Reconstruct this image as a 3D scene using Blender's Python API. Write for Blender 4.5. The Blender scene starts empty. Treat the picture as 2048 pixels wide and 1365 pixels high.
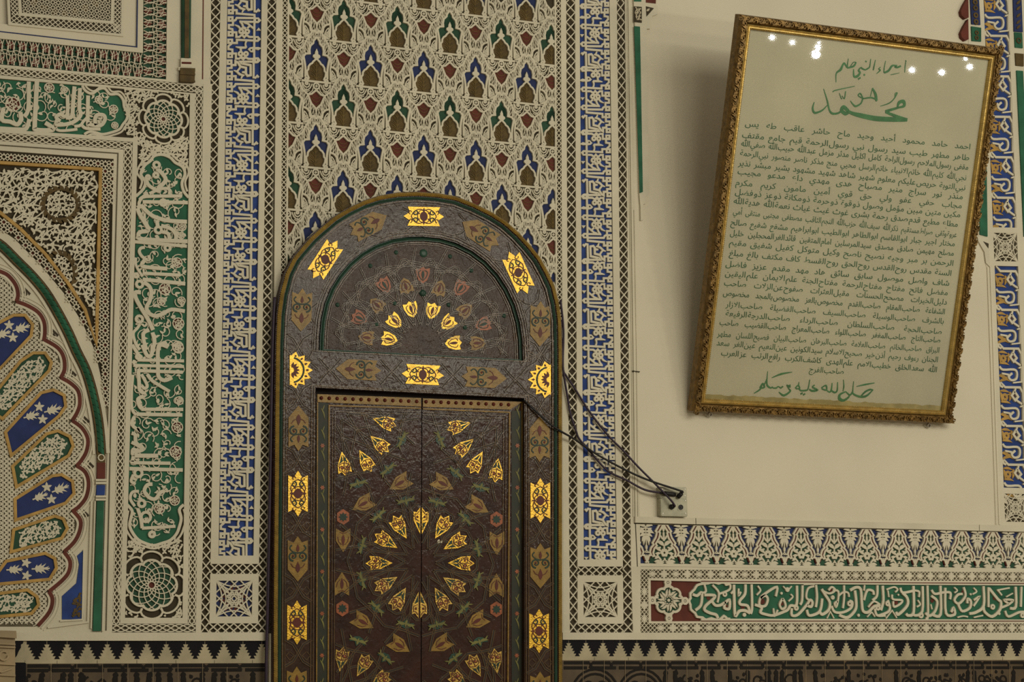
import bpy, math, random
from mathutils import Vector, Matrix
from mathutils.geometry import tessellate_polygon
SC = bpy.context.scene
C = SC.collection
rnd = random.Random(7)
# ---------------------------------------------------------------- camera
FPX, YAW, PIT, ROL = 4150.0, math.radians(22.663), math.radians(8.808), math.radians(-0.410)
CAMPOS = Vector((0.0, -7.8, 1.70))
_f = Vector((math.sin(YAW)*math.cos(PIT), math.cos(YAW)*math.cos(PIT), math.sin(PIT)))
_r0 = Vector((math.cos(YAW), -math.sin(YAW), 0)); _u0 = _r0.cross(_f)
_r = _r0*math.cos(ROL)+_u0*math.sin(ROL); _u = -_r0*math.sin(ROL)+_u0*math.cos(ROL)
camd = bpy.data.cameras.new('camera'); cam = bpy.data.objects.new('camera', camd); C.objects.link(cam)
camd.sensor_width = 36.0; camd.lens = FPX*36.0/2048; camd.clip_end = 60
cam.matrix_world = Matrix(((_r.x, _u.x, -_f.x, CAMPOS.x), (_r.y, _u.y, -_f.y, CAMPOS.y), (_r.z, _u.z, -_f.z, CAMPOS.z), (0, 0, 0, 1)))
SC.camera = cam
# ---------------------------------------------------------------- world, lights, exposure
SC.view_settings.view_transform = 'Standard'; SC.view_settings.look = 'None'
SC.view_settings.gamma = 1.0; SC.view_settings.use_curve_mapping = False
SC.view_settings.exposure = 0.0
SC.cycles.use_denoising = False
wd = bpy.data.worlds.new('world'); SC.world = wd; wd.use_nodes = True
wd.node_tree.nodes['Background'].inputs[0].default_value = (1.0, 0.9, 0.72, 1)
wd.node_tree.nodes['Background'].inputs[1].default_value = 0.28
def area(name, loc, aim, size, power, col=(1, .86, .62), sy=None):
    l = bpy.data.lights.new(name, 'AREA'); l.energy = power; l.size = size; l.color = col
    if sy: l.shape = 'RECTANGLE'; l.size_y = sy
    o = bpy.data.objects.new(name, l); C.objects.link(o); o.location = loc
    o.rotation_euler = (Vector(aim)-Vector(loc)).to_track_quat('-Z', 'Y').to_euler(); return o
def bulb(name, loc, power, rad=.05, col=(1, .84, .58)):
    l = bpy.data.lights.new(name, 'POINT'); l.energy = power; l.shadow_soft_size = rad; l.color = col
    o = bpy.data.objects.new(name, l); C.objects.link(o); o.location = loc; return o
WARM = (1.0, .955, .80)
# bulbs of the hall's chandeliers, behind the viewer: one low cluster to the right (seen mirrored in the glass), a ring over the middle
for p, r in (((7.11, -5.6, 2.92), .018), ((7.26, -5.57, 2.91), .016), ((7.44, -5.52, 2.86), .032), ((7.44, -5.52, 2.91), .020), ((7.44, -5.52, 2.945), .010), ((8.15, -5.37, 2.87), .020), ((8.37, -5.33, 2.89), .021), ((8.57, -5.31, 2.96), .020), ((8.53, -5.33, 3.01), .014)):
    bulb('chandelier_bulb', p, 19 if r > .015 else 5, r, WARM)
for k in range(8):
    bulb('hall_bulb', (5.0+.62*math.cos(k*.785), -5.6+.5*math.sin(k*.785), 3.85+(.45 if k % 2 else -.2)), 17, .10, WARM)
for k in range(6):  # added fill lamps behind the camera, soften the shadow beside the frame
    bulb('far_fill', (3.5+1.0*math.cos(k*1.047), -8.6+.8*math.sin(k*1.047), 4.5), 16, .25, WARM)
area('hall_fill', (5.4, -9.0, 5.2), (4.1, 0, 3.0), 7.5, 270, WARM, 2.4)  # added unseen panel, broad soft fill for the whole wall
# ---------------------------------------------------------------- pixel of the photo -> point of the wall plane
def ray(px, py):
    return _f + _r*((px-1024)/FPX) - _u*((py-682.5)/FPX)
def W(px, py, d=0.0):
    v = ray(px, py); t = (-d-CAMPOS.y)/v.y
    return (v.x*t, CAMPOS.z+v.z*t)
def PX(pts, d=0.0): return [W(p[0], p[1], d) for p in pts]
def on_wall(a, b, d): return (a, -d, b)
PXM = 0.00197
# ---------------------------------------------------------------- materials
def srgb(h):
    c = [int(h[i:i+2], 16)/255 for i in (0, 2, 4)]
    return tuple(x/12.92 if x <= .04045 else ((x+.055)/1.055)**2.4 for x in c)
def mat(name, col, rough=.8, metal=0.0, var=.12, vscale=8.0, bump=0.0, bscale=60.0, spec=.3, col2=None, coat=0.0, emit=0.0, stretch=None):
    m = bpy.data.materials.new(name); m.use_nodes = True; nt = m.node_tree; N = nt.nodes; L = nt.links
    b = N['Principled BSDF']; b.inputs['Roughness'].default_value = rough; b.inputs['Metallic'].default_value = metal
    b.inputs['Specular IOR Level'].default_value = spec
    if coat: b.inputs['Coat Weight'].default_value = coat; b.inputs['Coat Roughness'].default_value = .12
    tc = N.new('ShaderNodeTexCoord'); vec = tc.outputs['Object']
    if stretch:
        mp = N.new('ShaderNodeMapping'); mp.inputs['Scale'].default_value = stretch; L.new(vec, mp.inputs[0]); vec = mp.outputs[0]
    nz = N.new('ShaderNodeTexNoise'); nz.inputs['Scale'].default_value = vscale; nz.inputs['Detail'].default_value = 6
    L.new(vec, nz.inputs['Vector'])
    r = N.new('ShaderNodeValToRGB'); r.color_ramp.elements[0].position = .3; r.color_ramp.elements[1].position = .7
    c2 = col2 if col2 else tuple(x*(1-var) for x in col)
    r.color_ramp.elements[0].color = (*c2, 1); r.color_ramp.elements[1].color = (*(tuple(min(1, x*(1+var*.5)) for x in col) if not col2 else col), 1)
    L.new(nz.outputs['Fac'], r.inputs[0]); L.new(r.outputs[0], b.inputs['Base Color'])
    if bump:
        n2 = N.new('ShaderNodeTexNoise'); n2.inputs['Scale'].default_value = bscale; n2.inputs['Detail'].default_value = 4
        L.new(vec, n2.inputs['Vector'])
        bp = N.new('ShaderNodeBump'); bp.inputs['Strength'].default_value = bump; bp.inputs['Distance'].default_value = .01
        L.new(n2.outputs['Fac'], bp.inputs['Height']); L.new(bp.outputs[0], b.inputs['Normal'])
        if coat: L.new(bp.outputs[0], b.inputs['Coat Normal'])
    if emit:
        b.inputs['Emission Color'].default_value = (*col, 1); b.inputs['Emission Strength'].default_value = emit
    return m
M = {}
M['wall'] = mat('plain_plaster', (.63, .575, .44), .9, var=.06, vscale=2.2, bump=.12, bscale=35)
M['white'] = mat('carved_plaster', (.60, .55, .42), .88, var=.10, vscale=5, bump=.15, bscale=90)
M['cream'] = mat('aged_plaster', (.50, .44, .31), .85, var=.2, vscale=4, bump=.1)
M['dark'] = mat('umber_ground', (.050, .039, .022), .9, var=.3, vscale=20)
M['grey'] = mat('grey_ground', (.125, .105, .065), .9, var=.25, vscale=20)
M['blue'] = mat('blue_paint', (.020, .048, .200), .75, var=.35, vscale=14)
M['dblue'] = mat('dark_blue_paint', (.018, .028, .098), .75, var=.3, vscale=14)
M['green'] = mat('green_paint', (.022, .115, .060), .75, var=.35, vscale=12)
M['dgreen'] = mat('dark_green_paint', (.022, .070, .038), .75, var=.35, vscale=12)
M['red'] = mat('red_paint', (.115, .026, .015), .75, var=.3, vscale=14)
M['gold'] = mat('ochre_gilt', (.42, .25, .06), .55, metal=.0, var=.3, vscale=18, bump=.1)
M['ochre'] = mat('ochre_paint', (.095, .060, .016), .7, var=.4, vscale=25)
M['vein'] = mat('ochre_vein', (.16, .105, .028), .7, var=.3, vscale=25)
M['black'] = mat('black_tile', (.0085, .0075, .010), .7, var=.3, vscale=10, spec=.12)
M['tan'] = mat('tan_tile', (.34, .255, .145), .6, var=.3, vscale=6)
# ---------------------------------------------------------------- mesh builder for carved relief
BASE = {}
class R:
    def __init__(s, emb=on_wall): s.v = []; s.f = []; s.emb = emb; s.j = 0
    def jit(s):
        s.j = (s.j*1103515245+12345) & 0x7fffffff
        return (s.j % 997)/997*.0006
    def poly(s, loops, d1, d0=None, jit=True):
        """filled flat polygon (first loop outer, the rest holes), top at height d1, walls down to d0"""
        if loops and not isinstance(loops[0][0], (tuple, list)): loops = [loops]
        d1 = d1 + (s.jit() if jit else 0)
        vv = [[Vector((p[0], p[1], 0)) for p in l] for l in loops]
        try: tr = tessellate_polygon(vv)
        except Exception: return
        b = len(s.v); flat = [p for l in loops for p in l]
        for p in flat: s.v.append(s.emb(p[0], p[1], d1))
        for t in tr: s.f.append((b+t[0], b+t[1], b+t[2]))
        if d0 is not None:
            k = b
            for l in loops:
                n = len(l); q = len(s.v)
                for p in l: s.v.append(s.emb(p[0], p[1], d0))
                for i in range(n):
                    j = (i+1) % n; s.f.append((k+i, k+j, q+j, q+i))
                k += n
    def rect(s, x0, z0, x1, z1, d1, d0=None): s.poly([(x0, z0), (x1, z0), (x1, z1), (x0, z1)], d1, d0)
    def box(s, x0, z0, x1, z1, d1, d0):
        s.rect(x0, z0, x1, z1, d1, d0)
        b = len(s.v)
        for p in ((x0, z0), (x1, z0), (x1, z1), (x0, z1)): s.v.append(s.emb(p[0], p[1], d0))
        s.f.append((b, b+1, b+2, b+3))
    def stroke(s, pts, w, d1, d0, closed=False, sm=0, base=1.08, rnd_top=False, jit=True):
        """raised ribbon along pts; w a width or one width per point"""
        n = len(pts)
        if n < 2: return
        ws = list(w) if isinstance(w, (list, tuple)) else [w]*n
        if len(ws) < n:
            m = len(ws)-1
            ws = [ws[min(m, int(i*m/(n-1)))]*(1-(i*m/(n-1))%1)+ws[min(m, int(i*m/(n-1))+1)]*((i*m/(n-1))%1) for i in range(n)]
        if sm: pts, ws = spline(pts, ws, sm, closed)
        pts2 = [pts[0]]; w2 = [ws[0]]
        for p, q in zip(pts[1:], ws[1:]):
            if abs(p[0]-pts2[-1][0])+abs(p[1]-pts2[-1][1]) > 1e-6: pts2.append(p); w2.append(q)
        if closed and len(pts2) > 2 and abs(pts2[0][0]-pts2[-1][0])+abs(pts2[0][1]-pts2[-1][1]) < 1e-6: pts2.pop(); w2.pop()
        pts, ws = pts2, w2; n = len(pts)
        if n < 2: return
        d1 = d1+(s.jit() if jit else 0)
        b = len(s.v)
        for i in range(n):
            a = pts[i-1] if (i or closed) else pts[i]; c = pts[(i+1) % n] if (i < n-1 or closed) else pts[i]; p = pts[i]
            t1 = Vector((p[0]-a[0], p[1]-a[1])); t2 = Vector((c[0]-p[0], c[1]-p[1]))
            if t1.length < 1e-9: t1 = t2
            if t2.length < 1e-9: t2 = t1
            t1 = t1.normalized(); t2 = t2.normalized()
            t = t1+t2
            if t.length < 1e-3: t = Vector((-t1.y, t1.x))*1.0; k = 1
            else:
                t = t.normalized(); k = 1/max(.45, t.dot(t1))
            nx, nz = -t.y*k, t.x*k; h = ws[i]/2
            for f_, d in ((base, d0), (1, d1), (-1, d1), (-base, d0)):
                s.v.append(s.emb(p[0]+nx*h*f_, p[1]+nz*h*f_, d))
        m = n if closed else n-1
        for i in range(m):
            q = b+4*i; r = b+4*((i+1) % n)
            for k in range(3): s.f.append((q+k, q+k+1, r+k+1, r+k))
        if not closed:
            s.f.append((b, b+1, b+2, b+3)); e = b+4*(n-1); s.f.append((e+3, e+2, e+1, e))
    def dome(s, c, rx, d1, d0, n=10, rings=3, rz=None):
        rz = rz or rx; b = len(s.v)
        for k in range(rings):
            a = k/rings*math.pi/2
            for i in range(n):
                t = 2*math.pi*i/n
                s.v.append(s.emb(c[0]+math.cos(t)*rx*math.cos(a), c[1]+math.sin(t)*rz*math.cos(a), d0+(d1-d0)*math.sin(a)))
        s.v.append(s.emb(c[0], c[1], d1)); top = len(s.v)-1
        for k in range(rings-1):
            for i in range(n): s.f.append((b+k*n+i, b+k*n+(i+1) % n, b+(k+1)*n+(i+1) % n, b+(k+1)*n+i))
        for i in range(n): s.f.append((b+(rings-1)*n+i, b+(rings-1)*n+(i+1) % n, top))
    def ring(s, c, r, w, d1, d0, n=14, rz=None):
        rz = rz or r
        s.stroke([(c[0]+r*math.cos(2*math.pi*i/n), c[1]+rz*math.sin(2*math.pi*i/n)) for i in range(n)], w, d1, d0, closed=True)
    def disc(s, c, r, d1, d0=None, n=14, rz=None):
        rz = rz or r
        s.poly([(c[0]+r*math.cos(2*math.pi*i/n), c[1]+rz*math.sin(2*math.pi*i/n)) for i in range(n)], d1, d0)
    def leaf(s, a, b, wd, d1, d0, bend=0.0, n=6):
        """pointed leaf from a to b"""
        ax, az = a; dx, dz = b[0]-a[0], b[1]-a[1]; L = math.hypot(dx, dz)
        if L < 1e-6: return
        nx, nz = -dz/L, dx/L; l, r_ = [], []
        for i in range(n+1):
            t = i/n; h = wd*.5*math.sin(math.pi*min(1, t**.8)); o = bend*L*math.sin(math.pi*t)
            cx, cz = ax+dx*t+nx*o, az+dz*t+nz*o
            l.append((cx+nx*h, cz+nz*h)); r_.append((cx-nx*h, cz-nz*h))
        s.poly(l+r_[-2:0:-1], d1, d0)
    def clip(s, a, b):
        """drop whatever lies to the right of the wall line a -> b (seen from the front)"""
        import bmesh
        me = bpy.data.meshes.new('t'); me.from_pydata(s.v, [], s.f); bm = bmesh.new(); bm.from_mesh(me); bpy.data.meshes.remove(me)
        no = (b[1]-a[1], 0, -(b[0]-a[0]))
        bmesh.ops.bisect_plane(bm, geom=bm.verts[:]+bm.edges[:]+bm.faces[:], plane_co=(a[0], 0, a[1]), plane_no=no, clear_outer=True, dist=1e-7)
        bm.verts.index_update(); s.v = [tuple(v.co) for v in bm.verts]; s.f = [tuple(v.index for v in f.verts) for f in bm.faces]; bm.free()
    def build(s, name, m, parent=None, smooth=False, label=None):
        me = bpy.data.meshes.new(name)
        base = BASE[parent.name] if parent is not None else Vector((0, 0, 0))
        vs = [(p[0]-base.x, p[1]-base.y, p[2]-base.z) for p in s.v]
        me.from_pydata(vs, [], s.f)
        if isinstance(m, (list, tuple)):
            for x in m: me.materials.append(x)
        else: me.materials.append(m)
        if smooth: me.polygons.foreach_set('use_smooth', [True]*len(me.polygons))
        me.update()
        o = bpy.data.objects.new(name, me); C.objects.link(o)
        if parent is not None:
            o.parent = parent
        BASE[o.name] = base
        if label: o['label'] = label
        return o
def spline(pts, ws, k, closed=False):
    n = len(pts); P, Q = [], []
    if n == 2: return pts, ws
    def g(i): return pts[i % n] if closed else pts[max(0, min(n-1, i))]
    for i in range(n if closed else n-1):
        p0, p1, p2, p3 = g(i-1), g(i), g(i+1), g(i+2)
        for j in range(k):
            t = j/k; a = t*t; c = a*t
            P.append(tuple(.5*(2*p1[e]+(p2[e]-p0[e])*t+(2*p0[e]-5*p1[e]+4*p2[e]-p3[e])*a+(3*p1[e]-p0[e]-3*p2[e]+p3[e])*c) for e in (0, 1)))
            Q.append(ws[i]*(1-t)+ws[(i+1) % n]*t)
    if not closed: P.append(pts[-1]); Q.append(ws[-1])
    return P, Q
def empty(name, loc, label, cat, group=None, kind=None):
    o = bpy.data.objects.new(name, None); C.objects.link(o); o.location = loc; o.empty_display_size = .05; BASE[o.name] = Vector(loc)
    o['label'] = label; o['category'] = cat
    if group: o['group'] = group
    if kind: o['kind'] = kind
    return o
def tag(o, label, cat, group=None, kind=None):
    o['label'] = label; o['category'] = cat
    if group: o['group'] = group
    if kind: o['kind'] = kind
    return o
class Quad:
    """a strip of wall given by its corners in the photo (tl, tr, br, bl): q(u, v), u along the top, v downwards, both 0..1"""
    def __init__(s, tl, tr, br, bl, d=0.0, wall=False):
        s.c = [tl, tr, br, bl] if wall else [W(*p, d) for p in (tl, tr, br, bl)]
        a, b, c, e = s.c
        s.w = (math.dist(a, b)+math.dist(c, e))/2; s.h = (math.dist(a, e)+math.dist(b, c))/2
    def __call__(s, u, v):
        a, b, c, e = s.c
        return tuple((a[i]*(1-u)+b[i]*u)*(1-v)+(e[i]*(1-u)+c[i]*u)*v for i in (0, 1))
    def m(s, x, y): return s(x/s.w, y/s.h)
    def pts(s, l): return [s(*p) for p in l]
    def fill(s, r, d1, d0=None): r.poly(s.c, d1, d0)
    def sub(s, u0, v0, u1, v1): return Quad(s(u0, v0), s(u1, v0), s(u1, v1), s(u0, v1), wall=True)
    def frame(s, r, w, d1, d0):
        """border of width w (metres) inside the quad"""
        a, b = w/s.w, w/s.h
        r.poly([s.c, s.pts([(a, b), (1-a, b), (1-a, 1-b), (a, 1-b)])], d1, d0)
def Wl(l, d=0.0): return [W(p[0], p[1], d) for p in l]
# ---------------------------------------------------------------- helpers for carved strips
GD = -.011                                    # height of the coloured grounds behind the carved surface
def lattice(r, q, nu, nv, w=.0042, d1=0.0, d0=GD):
    """crossed diagonals over nu x nv cells of quad q"""
    def line(a, b): r.stroke([q(a[0]/nu, a[1]/nv), q(b[0]/nu, b[1]/nv)], w, d1, d0)
    ks = [k for k in range(-int(math.ceil(nv))-nu, nu+int(math.ceil(nv))+nu+1)]
    for k in ks:
        u0, u1 = max(0, k), min(nu, k+nv)        # u - v = k
        if u1-u0 > .05: line((u0, u0-k), (u1, u1-k))
        u0, u1 = max(0, k-nv), min(nu, k)        # u + v = k
        if u1-u0 > .05: line((u0, k-u0), (u1, k-u1))
def braid(r, q, n, w=.0036, amp=.44, vert=True, d1=0.0, d0=GD, strands=2):
    """interlaced waves along a strip with n crossings"""
    st = 12
    for s in range(strands):
        for sg in ((1, -1)):
            ph = s*math.pi/strands if strands > 1 else 0
            pts = []
            for i in range(n*st+1):
                t = i/(n*st); o = .5+sg*amp*math.sin(math.pi*i/st+ph)
                pts.append(q(o, t) if vert else q(t, o))
            r.stroke(pts, w, d1, d0)
def holed(r, pts, c, hr, d1, d0, n=8):
    r.poly([pts, [(c[0]+hr*math.cos(2*math.pi*i/n), c[1]+hr*math.sin(2*math.pi*i/n)) for i in range(n)]], d1, d0)
def star_tile(r, q, w=.0045, d1=0.0, d0=GD, rot=0.0, n=16):
    """square tile of interlaced arcs round an eight-point centre"""
    def P(x, y): return q(.5+x*.5, .5+y*.5)
    for k in range(4):
        a = k*math.pi/2; ca, sa = math.cos(a), math.sin(a)
        T = lambda x, y: P(x*ca-y*sa, x*sa+y*ca)
        for bow in (.32, .55, .80):
            r.stroke([T(-1+2*t/10, -(1-bow*math.sin(math.pi*t/10)) if bow < .9 else 0) for t in range(11)], w, d1, d0)
        r.stroke([T(-1, -.35), T(-.35, -1)], w, d1, d0); r.stroke([T(-1, .18), T(.18, -1)], w, d1, d0)
    for k in range(8):
        a = k*math.pi/4; b = a+math.pi/4
        r.ring(P(.33*math.cos(a+.39), .33*math.sin(a+.39)), .09*q.w*.5, w*.8, d1, d0, 8)
        r.stroke([P(.2*math.cos(a), .2*math.sin(a)), P(.42*math.cos(a+.39), .42*math.sin(a+.39)), P(.2*math.cos(b), .2*math.sin(b))], w*.8, d1, d0)
    r.ring(P(0, 0), .13*q.w*.5, w, d1, d0, 8)
# ---------------------------------------------------------------- one repeat of the blue kufic band, measured off the photo
KX0, KY0, KW, KP = 482.0, 265.0, 782.0, 1586.0
def kufic_repeat(r, T, sc):
    """T maps (zoomed x, y) to the wall; sc = metres per zoomed unit"""
    d1, d0 = 0.0, GD
    def S(pts, w=52, **k): r.stroke([T(*p) for p in pts], [x*sc for x in w] if isinstance(w, list) else w*sc, d1, d0, **k)
    def SQ(x0, y0, x1, y1, hx, hy): holed(r, [T(x0, y0), T(x1, y0), T(x1, y1), T(x0, y1)], T(hx, hy), 19*sc, d1, d0)
    for b in ((490, 255, 622, 385, 553, 320), (490, 628, 630, 757, 558, 685), (486, 800, 620, 935, 552, 866), (482, 1155, 620, 1290, 551, 1221),
              (474, 1342, 606, 1468, 541, 1400), (472, 1668, 602, 1807, 540, 1750)): SQ(*b)
    S([(600, 380), (600, 457), (515, 457), (515, 547), (606, 547), (606, 640)], 46)
    S([(606, 930), (606, 1012), (513, 1012), (513, 1095), (590, 1112), (598, 1165)], 46)
    S([(575, 1460), (500, 1520), (500, 1592), (588, 1604), (590, 1680)], 46)
    S([(1075, 308), (800, 308), (830, 352), (940, 375), (1030, 392), (1032, 632), (960, 645), (925, 600), (925, 455), (800, 425), (745, 330), (690, 300), (688, 388), (620, 390)], 50)
    S([(650, 515), (720, 545), (790, 610), (892, 637)], [20, 45, 52, 30], sm=4); S([(720, 545), (780, 470), (800, 425)], 44); S([(850, 630), (815, 714)], [50, 28]); S([(835, 555), (925, 565)], [34, 70])
    S([(630, 655), (690, 655), (690, 735), (1092, 772), (1096, 850)], 48); S([(620, 915), (668, 890), (690, 842), (1080, 847)], 48)
    S([(750, 912), (790, 932), (1080, 937)], [20, 46, 46]); S([(765, 925), (815, 990), (840, 1060), (900, 1092)], 44, sm=3)
    S([(860, 950), (940, 980), (995, 1030), (1075, 1095)], 44); S([(995, 1030), (925, 1092)], 44)
    S([(645, 1008), (730, 1050), (775, 1105), (830, 1085), (900, 1120)], [18, 44, 44, 40, 40], sm=4)
    for (hx, hy) in ((790, 1165), (927, 1170), (860, 1247), (772, 1702), (895, 1706), (832, 1762)):
        r.ring(T(hx, hy), 42*sc, 46*sc, d1, d0, 10)
    S([(800, 1250), (745, 1300), (680, 1300), (680, 1190), (620, 1188)], 46); S([(910, 1255), (970, 1300), (1060, 1302)], 46); S([(800, 1240), (860, 1312), (915, 1250)], 40)
    S([(606, 1445), (692, 1445), (692, 1368), (1075, 1388)], 46); S([(905, 1400), (885, 1470), (900, 1560)], [46, 34, 52], sm=3)
    S([(662, 1535), (770, 1555), (905, 1555)], [16, 52, 46], sm=3); S([(775, 1560), (785, 1655)], 44)
    S([(602, 1698), (668, 1698), (668, 1822), (740, 1822), (785, 1785)], 46); S([(880, 1790), (950, 1826), (1060, 1828)], 46); S([(770, 1790), (832, 1842), (890, 1790)], 40)
    for y0, y1 in ((215, 345), (832, 965), (1282, 1418), (1790, 1925)):
        c = (y0+y1)/2; x = 1150 if y0 < 1200 else 1140
        holed(r, [T(1070, y0), T(x+40, y0), T(x+98, c+8), T(x+35, y1), T(1070, y1)], T(x, c-4), 24*sc, d1, d0)
    holed(r, [T(1060, 1537), T(980, 1552), T(935, 1594), T(1000, 1664), T(1060, 1672)], T(1018, 1610), 22*sc, d1, d0)
    S([(1100, 340), (1098, 683), (1140, 692), (1180, 645), (1215, 685)], 46); S([(1092, 950), (1085, 1400), (1082, 1830)], 46)
    S([(1100, 1570), (1180, 1580), (1240, 1572)], [50, 70, 20])
    r.poly([T(1130, 1147), T(1187, 1075), T(1237, 1147)], d1, d0)
def kufic(r, q, pitch, phase, flip):
    """fill strip q with repeats of the given pitch in metres; phase = metres from the top to a repeat line"""
    for i in range(-1, int(q.h/pitch)+2):
        def T(x, y):
            U = (x-KX0+(y-KY0)*.0202)/KW; V = (y-KY0)/KP
            return ((1-U if flip else U)*q.w, phase+(i+(1-V if flip else V))*pitch)
        tmp = R(lambda a, b, d: (a, d, b)); kufic_repeat(tmp, T, q.w/KW)
        keep = {}
        for f in tmp.f:
            ys = [tmp.v[j][2] for j in f]
            if max(ys) < 0 or min(ys) > q.h: continue
            g = []
            for j in f:
                if j not in keep:
                    p = tmp.v[j]; w = q.m(min(q.w, max(0, p[0])), min(q.h, max(0, p[2]))); keep[j] = len(r.v); r.v.append((w[0], -p[1], w[1]))
                g.append(keep[j])
            r.f.append(tuple(g))
def band(label, tile_label, xs_top, xs_bot, ybot_blue, ybot_frame, ytile0, ytile1, yend, flip, phase_py, period_px, ground_tile, tri):
    """lattice, white fillet, blue inscription, white fillet, lattice; xs = the six edge positions at y=0 and at y=1265"""
    X = lambda i, y: xs_top[i]+(xs_bot[i]-xs_top[i])*y/1265
    root = empty('kufic_inscription', (W(X(3, 700), 700)[0], 0, W(X(3, 700), 700)[1]), label, 'wall panel', 'tall blue inscription panels beside the door')
    y0 = -14
    g = R(); g.poly(PX([(X(0, y0), y0), (X(5, y0), y0), (X(5, 1266), 1266), (X(0, 1266), 1266)]), GD); g.build('lattice_ground', M['dark'], root)
    if not flip:
        mg = R(); mg.poly(Wl([(406.5, 168), (424, 168), (402, 1266), (391.5, 1266)]), .0004, GD); mg.build('white_margin', M['white'], root)
    b = R(); Q = Quad((X(2, y0), y0), (X(3, y0), y0), (X(3, ybot_blue), ybot_blue), (X(2, ybot_blue), ybot_blue))
    Q.fill(b, GD+.0012); b.build('blue_ground', M['blue'], root)
    fr = R()
    fr.poly([PX([(X(1, y0), y0), (X(4, y0), y0), (X(4, ybot_frame), ybot_frame), (X(1, ybot_frame), ybot_frame)])[::1],
             PX([(X(2, y0-.01), y0+.5), (X(3, y0-.01), y0+.5), (X(3, ybot_blue), ybot_blue), (X(2, ybot_blue), ybot_blue)])], .001, GD)
    tq = Quad((X(1, ytile0), ytile0), (X(4, ytile0), ytile0), (X(4, ytile1), ytile1), (X(1, ytile1), ytile1))
    a, c = .13, .14
    ti = tq.sub(a, c, 1-a, 1-c)
    fr.poly([tq.c, ti.c], .001, GD)
    fr.build('white_frame', M['white'], root)
    la = R(); n = 0
    for i, j in ((0, 1), (4, 5)):
        q = Quad((X(i, y0), y0), (X(j, y0), y0), (X(j, 1266), 1266), (X(i, 1266), 1266)); lattice(la, q, 1, round(q.h/q.w*.93))
    for ya, yb in ((ybot_frame, ytile0), (ytile1, 1266)):
        q = Quad((X(1, ya), ya), (X(4, ya), ya), (X(4, yb), yb), (X(1, yb), yb)); lattice(la, q, 6, 1.25)
    la.build('lattice', M['white'], root)
    kr = R()
    m = Q.h; ph = W(X(2, y0), y0)[1]-W(X(2, phase_py), phase_py)[1]; P = W(X(2, phase_py), phase_py)[1]-W(X(2, phase_py), phase_py+period_px)[1]
    k0 = math.ceil(ph/P)
    kufic(kr, Q, P, ph-k0*P, flip)
    kr.build('kufic_lettering', M['white'], root)
    tg = R(); ti.fill(tg, GD+.002)
    tg.build('star_ground', ground_tile, root)
    if tri:
        tt = R()
        for k in range(16):
            aa = k*math.pi/8+math.pi/16; e = (.86 if k % 2 else .7)
            tt.poly([ti(.5+.5*e*math.cos(aa), .5+.5*e*math.sin(aa)), ti(.5+.36*e*math.cos(aa+.17), .5+.36*e*math.sin(aa+.17)), ti(.5+.22*math.cos(aa), .5+.22*math.sin(aa)), ti(.5+.36*e*math.cos(aa-.17), .5+.36*e*math.sin(aa-.17))], GD+.0035)
        tt.build('red_petals', M['red'], root)
    st = R(); star_tile(st, ti); st.build('star_tracery', M['white'], root)
    return root
band('tall blue panel of white angular lettering left of the arched door', '', (422.5, 441, 454.5, 523.5, 535.4, 552.4), (401, 418.5, 434.5, 504.8, 515.8, 532.5), 1112, 1128.7, 1148.5, 1247.7, 1266, False, 663.3, 139.4, M['dblue'], True)
band('tall blue panel of white angular lettering between the door and the framed sheet', '', (1132, 1150, 1158.8, 1219, 1233.4, 1248.4), (1138.5, 1155.3, 1168.6, 1235.6, 1247, 1266.5), 1120, 1134, 1151.5, 1248.5, 1266, True, 656.3, 132.5, M['dark'], False)
# ---------------------------------------------------------------- net of carved arches over the door
def cover(a, b):                                  # mirror helper
    return [a, b]
SB_OUT = [(0, -1000), (70, -900), (78, -848), (143, -785), (162, -690), (155, -612), (245, -598), (292, -535)]
SB_INNER = [(0, -1010), (78, -905), (86, -850), (150, -790), (170, -690), (165, -620), (250, -605), (300, -540), (330, -445), (322, -365), (400, -338), (470, -262), (482, -170), (560, -170), (640, -120)]
SB_OUTER = [(20, -1140), (90, -1130), (205, -945), (315, -735), (425, -650), (475, -530), (508, -452), (580, -380), (632, -320)]
SB_ARCH = [(192, -22), (172, -62), (205, -130), (216, -212), (184, -250), (178, -318), (142, -372), (98, -398), (74, -440), (0, -508)]
SB_SHIELD = [(0, -760), (55, -715), (105, -668), (188, -648), (140, -525), (110, -452), (0, -335)]
def resample(l, n):
    L = [0]
    for a, b in zip(l, l[1:]): L.append(L[-1]+math.dist(a, b))
    out = []; j = 0
    for i in range(n):
        t = L[-1]*i/(n-1)
        while j < len(L)-2 and L[j+1] < t: j += 1
        f = (t-L[j])/max(1e-9, L[j+1]-L[j]); out.append((l[j][0]+(l[j+1][0]-l[j][0])*f, l[j][1]+(l[j+1][1]-l[j][1])*f))
    return out
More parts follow.
